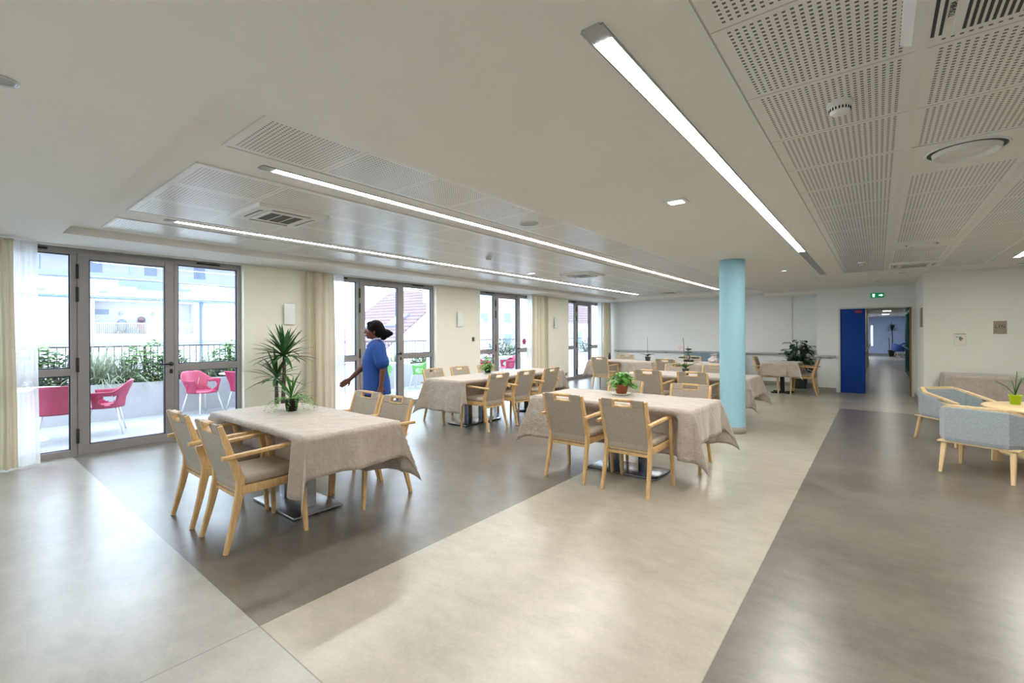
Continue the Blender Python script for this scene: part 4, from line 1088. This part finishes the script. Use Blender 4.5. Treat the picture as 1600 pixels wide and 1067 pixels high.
def grass(label, y, h, n, seed, x=-10.84):
    rnd = random.Random(seed); t = thing('ornamental_grass', label, 'grass clump', (x, y, .53), 0, 'grass clumps in the terrace planter')
    lf = MB()
    for k in range(n):
        a = rnd.uniform(0, 6.28); e = rnd.uniform(.55, 1.5); d = (math.cos(a)*math.cos(e), math.sin(a)*math.cos(e), math.sin(e))
        lf.leaf((rnd.uniform(-.08,.08), rnd.uniform(-.12,.12), 0), d, h*rnd.uniform(.7,1.25), .014, rnd.uniform(.9, 2.4), seg=6, fold=.2)
    lf.build('blades', M_grass, t)
shrub('broad-leaved shrub behind the left pane of the nearest terrace door', .75, .85, .42, M_fats, 31)
shrub('broad-leaved shrub behind the near edge of the first terrace door', 1.28, .62, .3, M_olive, 32, .08, 200, False)
grass('big pale grass clump behind the first terrace door', 1.75, .82, 330, 33)
grass('grass clump hanging over the planter behind the first terrace door', 2.15, .72, 280, 34)
shrub('light green broad-leaved shrub left of the first door handle', 2.55, .86, .40, M_fats, 35)
shrub('dark small-leaved shrub below the first door handle', 2.85, .58, .32, M_olive, 36, .075, 230, False)
grass('grass clump behind the right pane of the first door', 3.45, .68, 220, 37)
shrub('light green shrub at the right edge of the first door unit', 4.05, .82, .38, M_fats, 38)
shrub('dark low shrub behind the right pane of the first door', 3.72, .42, .34, M_olive, 39, .07, 200, False)
shrub('low shrub behind the second terrace door, left part', 7.3, .42, .36, M_olive, 40, .08, 160, False)
shrub('low leafy shrub behind the second terrace door, right pane', 9.2, .42, .30, M_fats, 41, .10, 60)
grass('grass clump behind the second terrace door', 8.2, .5, 160, 42)
shrub('leafy shrub behind the left pane of the third door', 12.9, .75, .5, M_olive, 43, .10, 200, False)
shrub('light green shrub behind the third door', 13.9, .55, .42, M_fats, 44, .12, 80)
grass('round grey grass clump behind the third door', 15.0, .62, 260, 45)
shrub('leafy shrub behind the right pane of the third door', 16.4, .8, .5, M_olive, 46, .10, 180, False)
shrub('low grey-green shrub behind the farthest door', 19.3, .6, .6, M_olive, 47, .11, 160, False)
# pink and green moulded armchairs
def terrace_chair(label, loc, rz, mat, first=None):
    if first:
        r = dup(first, loc, rz, label)
        if mat is not M_pink:
            r['group'] = 'green moulded chairs on the terrace'
            for c in r.children:
                if c.name.startswith('shell'):
                    c.data = c.data.copy(); c.data.materials[0] = mat
        return r
    t = thing('terrace_armchair', label, 'chair', loc, rz, 'pink moulded chairs on the terrace')
    # shell: faces +y. angle a from -100..100 deg measured from the back
    m = MB(); na, nz = 48, 12; v = []; f = []; amax = math.radians(118)
    def top(a):
        q = abs(a)/amax; return .80-.155*sstep((q-.18)/.42)-.0*q
    for i in range(na+1):
        a = -amax+2*amax*i/na; tp = top(a)
        for j in range(nz+1):
            u = j/nz; z = .40+(tp-.40)*u
            back = max(0, math.cos(a))
            r = .235+.05*u+.05*back*max(0, u-.35)*2
            v.append((math.sin(a)*r*1.06, -math.cos(a)*r*1.0-.0*u, z))
    for i in range(na):
        a = -amax+2*amax*(i+.5)/na
        for j in range(nz):
            u = (j+.5)/nz
            ea = (abs(a)-math.radians(76))/math.radians(24); eu = (u-.47)/.27
            if ea*ea+eu*eu < 1: continue
            k = i*(nz+1)+j; f.append([k, k+nz+1, k+nz+2, k+1])
    m.add(v, f, True)
    # seat pan joined to the shell
    rings = []
    for q, z in ((1.0, .402), (.8, .43), (.5, .425), (.02, .42)):
        rings.append([(math.sin(a)*.25*q, -math.cos(a)*.235*q, z) if True else 0 for a in [2*PI*k/32 for k in range(32)]])
    m.loft(rings, smooth=True, caps=False)
    m.build('shell', mat, t, solid=.012)
    for sx in (-1, 1):
        for sy in (-1, 1): MB().tube([(sx*.17, sy*.15, .41), (sx*.25, sy*.235, .0)], [.014,.011], 8).build('leg', M_alu, t)
    return t
zt_ = -.03
tc = terrace_chair('pink moulded chair with its back to us behind the first door, far left', (-8.95, 1.02, zt_), math.radians(75), M_pink)
terrace_chair('pink moulded chair standing sideways behind the first terrace door', (-9.22, 1.56, zt_), math.radians(165), M_pink, tc)
terrace_chair('pink moulded chair facing us behind the right pane of the first door', (-10.05, 3.12, zt_), math.radians(-68), M_pink, tc)
terrace_chair('pink moulded chair cut off by the right frame of the first door unit', (-9.75, 3.75, zt_), math.radians(10), M_pink, tc)
terrace_chair('pink moulded chair behind the hinge side of the third door', (-9.5, 10.55, zt_), math.radians(-60), M_pink, tc)
terrace_chair('pink moulded chair seen sideways behind the third door', (-9.3, 11.35, zt_), math.radians(150), M_pink, tc)
gc = terrace_chair('pale green moulded chair behind the right pane of the second door', (-9.9, 8.3, zt_), math.radians(120), M_greenp, tc)
terrace_chair('pale green moulded chair behind the walking person', (-9.6, 6.75, zt_), math.radians(60), M_greenp, tc)
def terrace_table(label, loc, r=.38):
    t = thing('terrace_table', label, 'table', loc, 0, 'round white terrace tables')
    MB().lathe([(.001,.715),(r,.715),(r+.008,.725),(r,.735),(.001,.737)], 40).build('tabletop', M_alu, t)
    MB().lathe([(.03,.02),(.03,.715)], 16).build('pedestal', M_alu, t); MB().lathe([(.24,0),(.24,.012),(.03,.03)], 32).build('foot', M_alu, t)
terrace_table('round white table behind the far left pane of the first door', (-9.35, .75, zt_))
terrace_table('round white table between the two pink chairs behind the first door', (-10.0, 3.78, zt_))
terrace_table('round white table behind the third terrace door', (-9.7, 11.9, zt_), .45)
terrace_table('round white table behind the second terrace door', (-9.95, 7.5, zt_))
# pink flower sticker on the third door's side pane
t = thing('window_sticker', 'round pink flower sticker on the right pane of the third terrace door', 'sticker', (XF+.004, 10.0, 1.245))
st = MB(); M_ = Matrix.Rotation(PI/2, 4, 'Y')
for k in range(6):
    a = k*PI/3; st.ell((0, .05*math.cos(a), .05*math.sin(a)), (.0025, .042, .036), 12, 6)
st.ell((0,0,0), (.003,.05,.05), 12, 6)
st.build('petals', M_pink, t)

# ------------------------------------------------------------------ neighbouring buildings
M_bwh = simple('white_render', srgb(196,196,200), .9, spec=.1)
M_zinc = simple('pale_zinc_roof', srgb(138,146,160), .6, spec=.3, var=.02, vscale=.6)
M_bshade = simple('cool_grey_paint', srgb(122,134,154), .8)
M_wglass = simple('window_glass_grey', srgb(120,134,158), .2)
def tiles_roof():
    m, nt, b = new_mat('brown_roof_tiles'); co, x, y, z = objco(nt)
    f = mth(nt, 'FRACT', mth(nt, 'DIVIDE', y, .34)); g = mth(nt, 'FRACT', mth(nt, 'DIVIDE', mth(nt, 'ADD', x, mth(nt, 'MULTIPLY', mth(nt, 'FLOOR', mth(nt, 'DIVIDE', y, .34)), .11)), .25))
    n = noise(nt, co, 3, 3, .6)
    c = mixc(nt, n, srgb(104,84,88), srgb(136,116,118))
    c = mixc(nt, mth(nt, 'MULTIPLY', mth(nt, 'LESS_THAN', f, .22), .95), c, srgb(72,58,66))
    c = mixc(nt, mth(nt, 'MULTIPLY', mth(nt, 'LESS_THAN', g, .1), .35), c, srgb(80,64,70))
    nt.links.new(c, b.inputs['Base Color']); b.inputs['Roughness'].default_value = .8
    return m
M_tiles = tiles_roof()
struct('ground_outside', MB().box(-120, -11.4, -60, 140, -4.2, -4.0), M_ext)
# A: white house with a recessed balcony and a pale metal roof
azA = math.atan2(.993, .117)
A_ = thing('house', 'white house with recessed balcony and pale metal roof behind the first terrace door', 'building', (-38.1, 7.95, 0), azA)
# local x along the facade, local +y away from the viewer
bx0, bx1, bz0, bz1 = -1.92, 3.27, 1.59, 3.68
mb = MB(); mb.box(-9, bx0, 0, 7, -4, 3.9).box(bx1, 9.5, 0, 7, -4, 3.9).box(bx0, bx1, 0, 7, -4, bz0).box(bx0, bx1, 0, 7, bz1, 3.9).box(bx0, bx1, 1.6, 7, bz0, bz1)
mb.build('walls', M_bwh, A_)
rf = MB(); rf.add([(-9.4,-.4,3.92),(9.9,-.4,3.92),(6.2,7.6,5.7),(-9.4,7.6,5.7),(9.9,15,3.92),(-9.4,15,3.92)], [[0,1,2,3],[1,4,2],[3,2,4,5]])
ro = rf.build('roof', M_zinc, A_, solid=.06)
sm = MB()
for k in range(24):
    xx = -9+.75*k; xe = min(1, (9.9-xx)/3.7) if xx > 6.2 else 1
    sm.bar([(xx, -.38, 3.97), (xx, -.38+8*xe, 3.97+1.78*xe)], (.03, .05))
sm.build('standing_seams', simple('zinc_seam', srgb(116,124,140), .6), ro)
vs = MB()
for xx in (-4.3, -1.5, 2.6, 6.6): vs.box(xx-.2, xx+.2, .9, 1.3, 4.22, 4.36)
vs.build('roof_vent', M_bshade, ro)
MB().box(-.4, 3.2, 4.6, 5.6, 5.05, 5.45).box(.5, 3.6, 3.2, 4.0, 4.72, 4.95).build('rooflight', M_bshade, ro)
MB().tube([(-9.4,-.48,3.86),(9.9,-.48,3.86)], .09, 10).build('gutter', simple('blue_grey_gutter', srgb(84,104,134), .5), A_)
for xx in (-2.6, 3.65): MB().tube([(xx,-.4,3.8),(xx,-.12,3.45),(xx,-.12,-3.9)], [.12,.08,.07], 8).build('downpipe', simple('blue_grey_gutter', srgb(84,104,134), .5), A_)
MB().box(-1.86, -1.08, 1.57, 1.60, 2.78, 3.26).build('window', M_bwh, A_); MB().box(-1.9, -1.16, 1.56, 1.58, 2.86, 3.2).build('window_glass', M_wglass, A_)
for a, b_ in ((4.55, 5.2), (-5.2, -4.0), (-8.2,-7.0)):
    MB().box(a, b_, -.03, .02, 2.2, 3.35).build('shutter', simple('off_white_shutter', srgb(184,184,190), .8), A_)
MB().box(-4.4, 7.6, -.02, .03, .9, 1.0).build('lower_band', M_bshade, A_)
br = MB()
for k in range(52): br.box(bx0+.05+k*.1, bx0+.07+k*.1, .05, .07, bz0, 2.26)
br.box(bx0, bx1, .04, .08, 2.24, 2.29); br.build('balcony_railing', simple('pale_rail', srgb(188,188,204), .6), A_)
for xx in (-.57, 1.12): MB().ell((xx, 1.5, 2.95), (.09,.09,.13), 10, 8).build('wall_lantern', simple('lantern', srgb(176,180,196), .5), A_)
M_lat = simple('brown_lattice', srgb(140,116,120), .8)
lt = MB(); lt.box(.3, .72, 1.40, 1.44, bz0, 2.55)
lt.lathe([(.001,0),(.21,0),(.21,.04),(.001,.04)], 24, M=Matrix.Translation((.51, 1.44, 2.55)) @ Matrix.Rotation(PI/2, 4, 'X')); lt.build('trellis', M_lat, A_)
MB().box(-.35, .3, 1.0, 1.3, bz0, 1.95).build('storage_box', M_bshade, A_)
MB().tube([(-.9,.9,bz0),(-.6,.9,2.3)], .05, 6).ell((-.55,.9,2.15), (.30,.2,.4), 10, 8).build('covered_furniture', M_bshade, A_)
# B: modern block farther back, raised on posts
B_ = thing('apartment_block', 'pale modern block with long roof slab and posts above the metal roof', 'building', (-65, 4.5, 0), azA)
MB().box(-30, 30, 0, 10, -4, 9.2).build('walls', M_bwh, B_)
MB().box(-30, 30, -2.4, 0, 7.4, 7.9).build('gallery_floor', M_bshade, B_)
MB().box(-30, 30, -3.0, 0, 9.9, 10.8).build('roof_slab', M_bshade, B_); MB().box(-30, 30, 0, 10, 9.2, 12).build('upper_walls', M_bwh, B_)
for k in range(18): MB().box(-29+3.4*k-.1, -29+3.4*k+.1, -2.2, -2.0, 7.9, 9.9).build('post', M_bshade, B_)
for k in range(12): MB().box(-27+4.6*k, -25.9+4.6*k, -.05, .0, 8.1, 9.6).build('window', M_wglass, B_)
# C: steep tiled roof behind the second terrace door
Cx0, Cx1 = -26.4, -20.0; sl = .73; zr = lambda y: 1.614+.73*(y-15.645)
C_ = thing('house', 'house with steep brown tiled roof and two skylights behind the second terrace door', 'building', (Cx1, 13.0, 0))
W_ = Cx0-Cx1; z0 = zr(13.0); z1 = zr(19.4)
rot = math.atan(sl); Lr = 6.4/math.cos(rot)
rt = MB().box(W_, 0, 0, Lr, -.08, 0).build('roof', M_tiles, C_, loc=(0, 0, z0)); rt.rotation_euler = (rot, 0, 0)
for (xa, xb, ya, yb_) in ((-4.9, -3.9, 3.3, 4.4), (-2.15, -1.2, 3.75, 4.95)):
    MB().box(xa, xb, ya, yb_, .0, .10).build('skylight_frame', M_bshade, rt); MB().box(xa+.08, xb-.08, ya+.08, yb_-.08, .09, .12).build('skylight_glass', emis('sky_reflection_glass', (1,1,1), .0), rt)
gw = MB(); gw.add([(-.02,0,-4),(-.02,0,z0-.1),(-.02,6.4,z1-.1),(-.02,12.8,z0-.1),(-.02,12.8,-4),(W_+.02,0,-4),(W_+.02,0,z0-.1),(W_+.02,6.4,z1-.1),(W_+.02,12.8,z0-.1),(W_+.02,12.8,-4)],
   [[0,1,2,3,4],[9,8,7,6,5],[0,5,6,1],[3,8,9,4]]); gw.build('walls', M_bwh, C_)
MB().box(-1.2, -.02, 5.0, 6.2, z1-1.6, z1+1.3).build('chimney', M_bwh, C_)
# D, E: pale houses behind the third and farthest doors
def house(label, loc, rz, w_, d_, h, roofh, roofmat, nwin, h0=-4):
    t = thing('house', label, 'building', loc, rz)
    MB().box(-w_/2, w_/2, 0, d_, h0, h).build('walls', M_bwh, t)
    MB().add([(-w_/2-.3,-.3,h),(w_/2+.3,-.3,h),(w_/2+.3,d_+.3,h),(-w_/2-.3,d_+.3,h),(-w_/2-.3,d_/2,h+roofh),(w_/2+.3,d_/2,h+roofh)], [[0,1,5,4],[2,3,4,5],[0,4,3],[1,2,5]]).build('roof', roofmat, t)
    for k in range(nwin):
        xx = -w_/2+w_*(k+.5)/nwin
        for zz in ((h-2.2), (h-5.0)): 
            MB().box(xx-.5, xx+.5, -.06, .02, zz, zz+1.3).build('window_frame', M_bshade, t); MB().box(xx-.4, xx+.4, -.08, -.05, zz+.1, zz+1.2).build('window_glass', M_wglass, t)
    return t
house('pale house with several windows far behind the third terrace door', (-40, 49, 0), math.radians(42), 16, 9, 5.2, 2.6, M_zinc, 5)
house('grey-roofed pale house far behind the farthest terrace door', (-26, 44, 0), math.radians(35), 9, 8, 2.6, 3.6, M_tiles, 3)
for i, (tx, ty, hh) in enumerate(((-30, 36, 6.0), (-36, 41, 5.0))):
    rnd = random.Random(70+i); t = thing('tree', ('bare pale tree behind the farthest terrace door', 'smaller bare tree between the far houses')[i], 'tree', (tx, ty, -4))
    m = MB(); m.tube([(0,0,0),(.1,0,hh*.4),(.1,.1,hh*.7)], [.2,.15,.1], 8)
    for k in range(46):
        a = rnd.uniform(0,6.28); z = rnd.uniform(hh*.35, hh*.75); L = rnd.uniform(.8,2.2); m.tube([(.1,0,z),(.1+math.cos(a)*L*.5, math.sin(a)*L*.5, z+L*.6),(.1+math.cos(a)*L*.8, math.sin(a)*L*.8, z+L*1.3)], [.05,.03,.012], 5)
    m.build('branches', M_bshade, t)

# ------------------------------------------------------------------ walking person
P = thing('person', 'person in a blue short-sleeved tunic walking past the second terrace door, face in profile', 'person', (-5.14, 3.57, 0), math.radians(145.2))
M_skin = simple('brown_skin', srgb(104,66,52), .5, spec=.4, var=.05)
M_skinl = simple('lip_brown', srgb(96,50,46), .4)
M_hair = simple('black_hair', (.006,.005,.005), .75, spec=.12, bumpd=.006, bscale=70, var=.2)
M_tunic = simple('blue_tunic', srgb(16,66,138), .8, var=.12, vscale=5, bumpd=.006, bscale=9)
M_trim = simple('pale_blue_edging', srgb(170,190,220), .8)
M_trou = simple('black_trousers', (.01,.01,.013), .8, bumpd=.004, bscale=12)
def capsule(m, pts, r, n=12):
    # closed tapered limb with round ends
    pts = [Vector(p) for p in pts]
    d0 = (pts[0]-pts[1]).normalized(); d1 = (pts[-1]-pts[-2]).normalized()
    pp = [pts[0]+d0*r[0]*.85, pts[0]+d0*r[0]*.5]+pts+[pts[-1]+d1*r[-1]*.5, pts[-1]+d1*r[-1]*.85]
    rr = [r[0]*.35, r[0]*.82]+list(r)+[r[-1]*.82, r[-1]*.35]
    m.tube(pp, rr, n)
def remesh(o, vox, sm=8):
    a = o.modifiers.new('remesh', 'REMESH'); a.mode = 'VOXEL'; a.voxel_size = vox; a.use_smooth_shade = True
    b = o.modifiers.new('smooth', 'SMOOTH'); b.factor = .5; b.iterations = sm
# local: +y walking direction, +x the person's right side ... left arm (towards the camera) on -x
b = MB()
# head: centre at z 1.50
hc = Vector((0, .035, 1.50))
b.ell(hc+Vector((0,-.012,.02)), (.072,.092,.098), 20, 14)
b.ell(hc+Vector((0,.03,-.035)), (.055,.06,.07), 16, 12)
b.ell(hc+Vector((0,.062,-.082)), (.024,.022,.020), 12, 8)
capsule(b, [hc+Vector((0,.085,.02)), hc+Vector((0,.104,-.022))], [.009,.014])
for s in (-1,1): b.ell(hc+Vector((s*.011,.100,-.027)), (.009,.010,.007), 10, 6)
b.ell(hc+Vector((0,.092,-.054)), (.022,.010,.006), 10, 6); b.ell(hc+Vector((0,.090,-.065)), (.020,.010,.007), 10, 6)
for s in (-1,1):
    b.ell(hc+Vector((s*.072,-.012,-.008)), (.009,.018,.030), 10, 8)
    b.ell(hc+Vector((s*.03,.076,.030)), (.020,.010,.006), 10, 6)
    b.ell(hc+Vector((s*.036,.06,-.02)), (.022,.022,.022), 10, 8)
capsule(b, [(0,-.005,1.34), (0,.012,1.44)], [.056,.050])
# torso
b.ell((0,-.01,1.22), (.165,.11,.17)); b.ell((0,.0,1.02), (.165,.125,.15)); b.ell((0,-.02,.88), (.175,.14,.13))
capsule(b, [(-.13,-.01,1.32), (.13,-.01,1.32)], [.052,.052])
# legs mid-stride
capsule(b, [(.09,0,.88), (.09,.16,.48), (.085,.14,.10)], [.095,.060,.038]); capsule(b, [(.085,.12,.06), (.085,.28,.035)], [.040,.030])
capsule(b, [(-.09,0,.88), (-.09,-.06,.47), (-.085,-.30,.16)], [.095,.060,.038]); capsule(b, [(-.085,-.33,.12), (-.085,-.25,.03)], [.036,.030])
# arms: right (+x, window side) swings forward, left (-x, near side) hangs slightly back
def arm(sh, el, wr, palm_d, curl, s):
    sh, el, wr = map(Vector, (sh, el, wr))
    capsule(b, [sh, sh.lerp(el,.5), el, el.lerp(wr,.35), wr], [.052,.047,.040,.038,.026])
    d = Vector(palm_d).normalized(); side = Vector((0,1,0)) if abs(d.y) < .7 else Vector((0,0,1))
    side = (side-d*side.dot(d)).normalized(); nrm = d.cross(side).normalized()*s
    pc = wr+d*.045
    for k in range(4):
        o = (k-1.5)*.019
        root = wr+d*.015+side*o*.6; kn = wr+d*(.085-.004*abs(k-1.3))+side*o
        capsule(b, [root, kn], [.014,.012], 8)
        L = (.064,.072,.068,.052)[k]; p = kn; dd = d.copy()
        pts = [p]
        for q in range(3):
            dd = (dd+nrm*curl*(.35+.2*q)).normalized(); p = p+dd*L*(.45,.32,.26)[q]; pts.append(p)
        capsule(b, pts, [.0095,.009,.0085,.0075], 8)
    tb_ = wr+d*.022+side*-.022
    capsule(b, [tb_, tb_+(d*.6-side*.75+nrm*.3).normalized()*.035, tb_+(d*.9-side*.75+nrm*.4).normalized()*.066], [.014,.011,.009], 8)
arm((.165,-.01,1.31), (.205,.13,1.06), (.19,.335,.86), (-.05,.80,-.55), .30, 1)
arm((-.165,-.01,1.31), (-.225,-.085,1.04), (-.225,-.055,.80), (0,.12,-1), .35, 1)
body = b.build('body', M_skin, P); remesh(body, .0055, 4)
for s in (-1,1):
    e = MB().ell(hc+Vector((s*.030,.074,.012)), (.0115,.0095,.0085), 12, 8).build('eye', simple('eye_white', (.7,.68,.65), .3), P)
    MB().ell(hc+Vector((s*.031,.081,.012)), (.005,.0035,.005), 10, 6).build('iris', M_black, e)
MB().ell(hc+Vector((0,.099,-.056)), (.019,.0045,.004), 10, 6).ell(hc+Vector((0,.097,-.066)), (.017,.0045,.0045), 10, 6).build('lips', M_skinl, P)
# hair: full cap and a bunch at the nape
h = MB()
h.ell(hc+Vector((0,-.028,.045)), (.092,.108,.100), 20, 14); h.ell(hc+Vector((0,-.07,.0)), (.088,.085,.105), 18, 12); h.ell(hc+Vector((0,.035,.092)), (.062,.05,.036), 14, 10)
h.ell(hc+Vector((0,-.155,-.035)), (.07,.075,.062), 16, 10); h.ell(hc+Vector((0,-.205,-.035)), (.045,.05,.035), 12, 8); h.ell(hc+Vector((0,-.125,-.075)), (.055,.05,.05), 12, 8)
for s in (-1,1): capsule(h, [hc+Vector((s*.070,.028,.06)), hc+Vector((s*.078,.008,-.01))], [.020,.012])
hr = h.build('hair', M_hair, P); remesh(hr, .007, 3)
# tunic
m = MB()
def ring(z, rx, ry, cy=0, n=28, wv=0.0): return [(rx*math.cos(2*PI*k/n)*(1+wv*math.sin(5*2*PI*k/n)), cy+ry*math.sin(2*PI*k/n)*(1+wv*math.cos(4*2*PI*k/n)), z) for k in range(n)]
m.loft([ring(1.385,.062,.058,-.005), ring(1.365,.10,.075,-.008), ring(1.33,.175,.10,-.01), ring(1.24,.19,.135,.004), ring(1.12,.192,.158,.018), ring(.98,.19,.155,.012,wv=.015), ring(.84,.20,.165,-.005,wv=.03), ring(.67,.212,.172,-.01,wv=.05)], smooth=True)
capsule(m, [(.15,-.01,1.30), (.19,.06,1.19), (.205,.10,1.12)], [.075,.078,.080]); capsule(m, [(-.15,-.01,1.30), (-.20,-.05,1.18), (-.225,-.075,1.09)], [.075,.085,.092])
tu = m.build('tunic', M_tunic, P); remesh(tu, .010, 6)
MB().tube([(.060,.02,1.392), (.045,.07,1.365), (0,.115,1.30), (-.045,.07,1.365), (-.060,.02,1.392), (-.05,-.045,1.40), (0,-.068,1.405), (.05,-.045,1.40), (.060,.02,1.392)], .010, 8).build('collar', M_trim, P)
tr = MB(); capsule(tr, [(.09,0,.90), (.09,.155,.49), (.087,.142,.12)], [.098,.080,.062]); capsule(tr, [(-.09,0,.90), (-.09,-.06,.48), (-.087,-.28,.19)], [.098,.080,.062]); capsule(tr, [(-.07,-.01,.90), (.07,-.01,.90)], [.11,.11])
to = tr.build('trousers', M_trou, P); remesh(to, .010, 4)
for (x, y, z, a) in ((.085,.19,.042,0), (-.085,-.29,.085,-.85)):
    M = Matrix.Translation((x, y, z)) @ Matrix.Rotation(a, 4, 'X')
    MB().loft([[(.045*math.cos(q)*k, .135*math.sin(q)*k, zz) for q in [2*PI*i/20 for i in range(20)]] for zz, k in ((-.042,.97),(-.02,1.02),(.0,.98),(.025,.75),(.035,.5))], smooth=True, M=M).build('shoe', M_wplast, P)
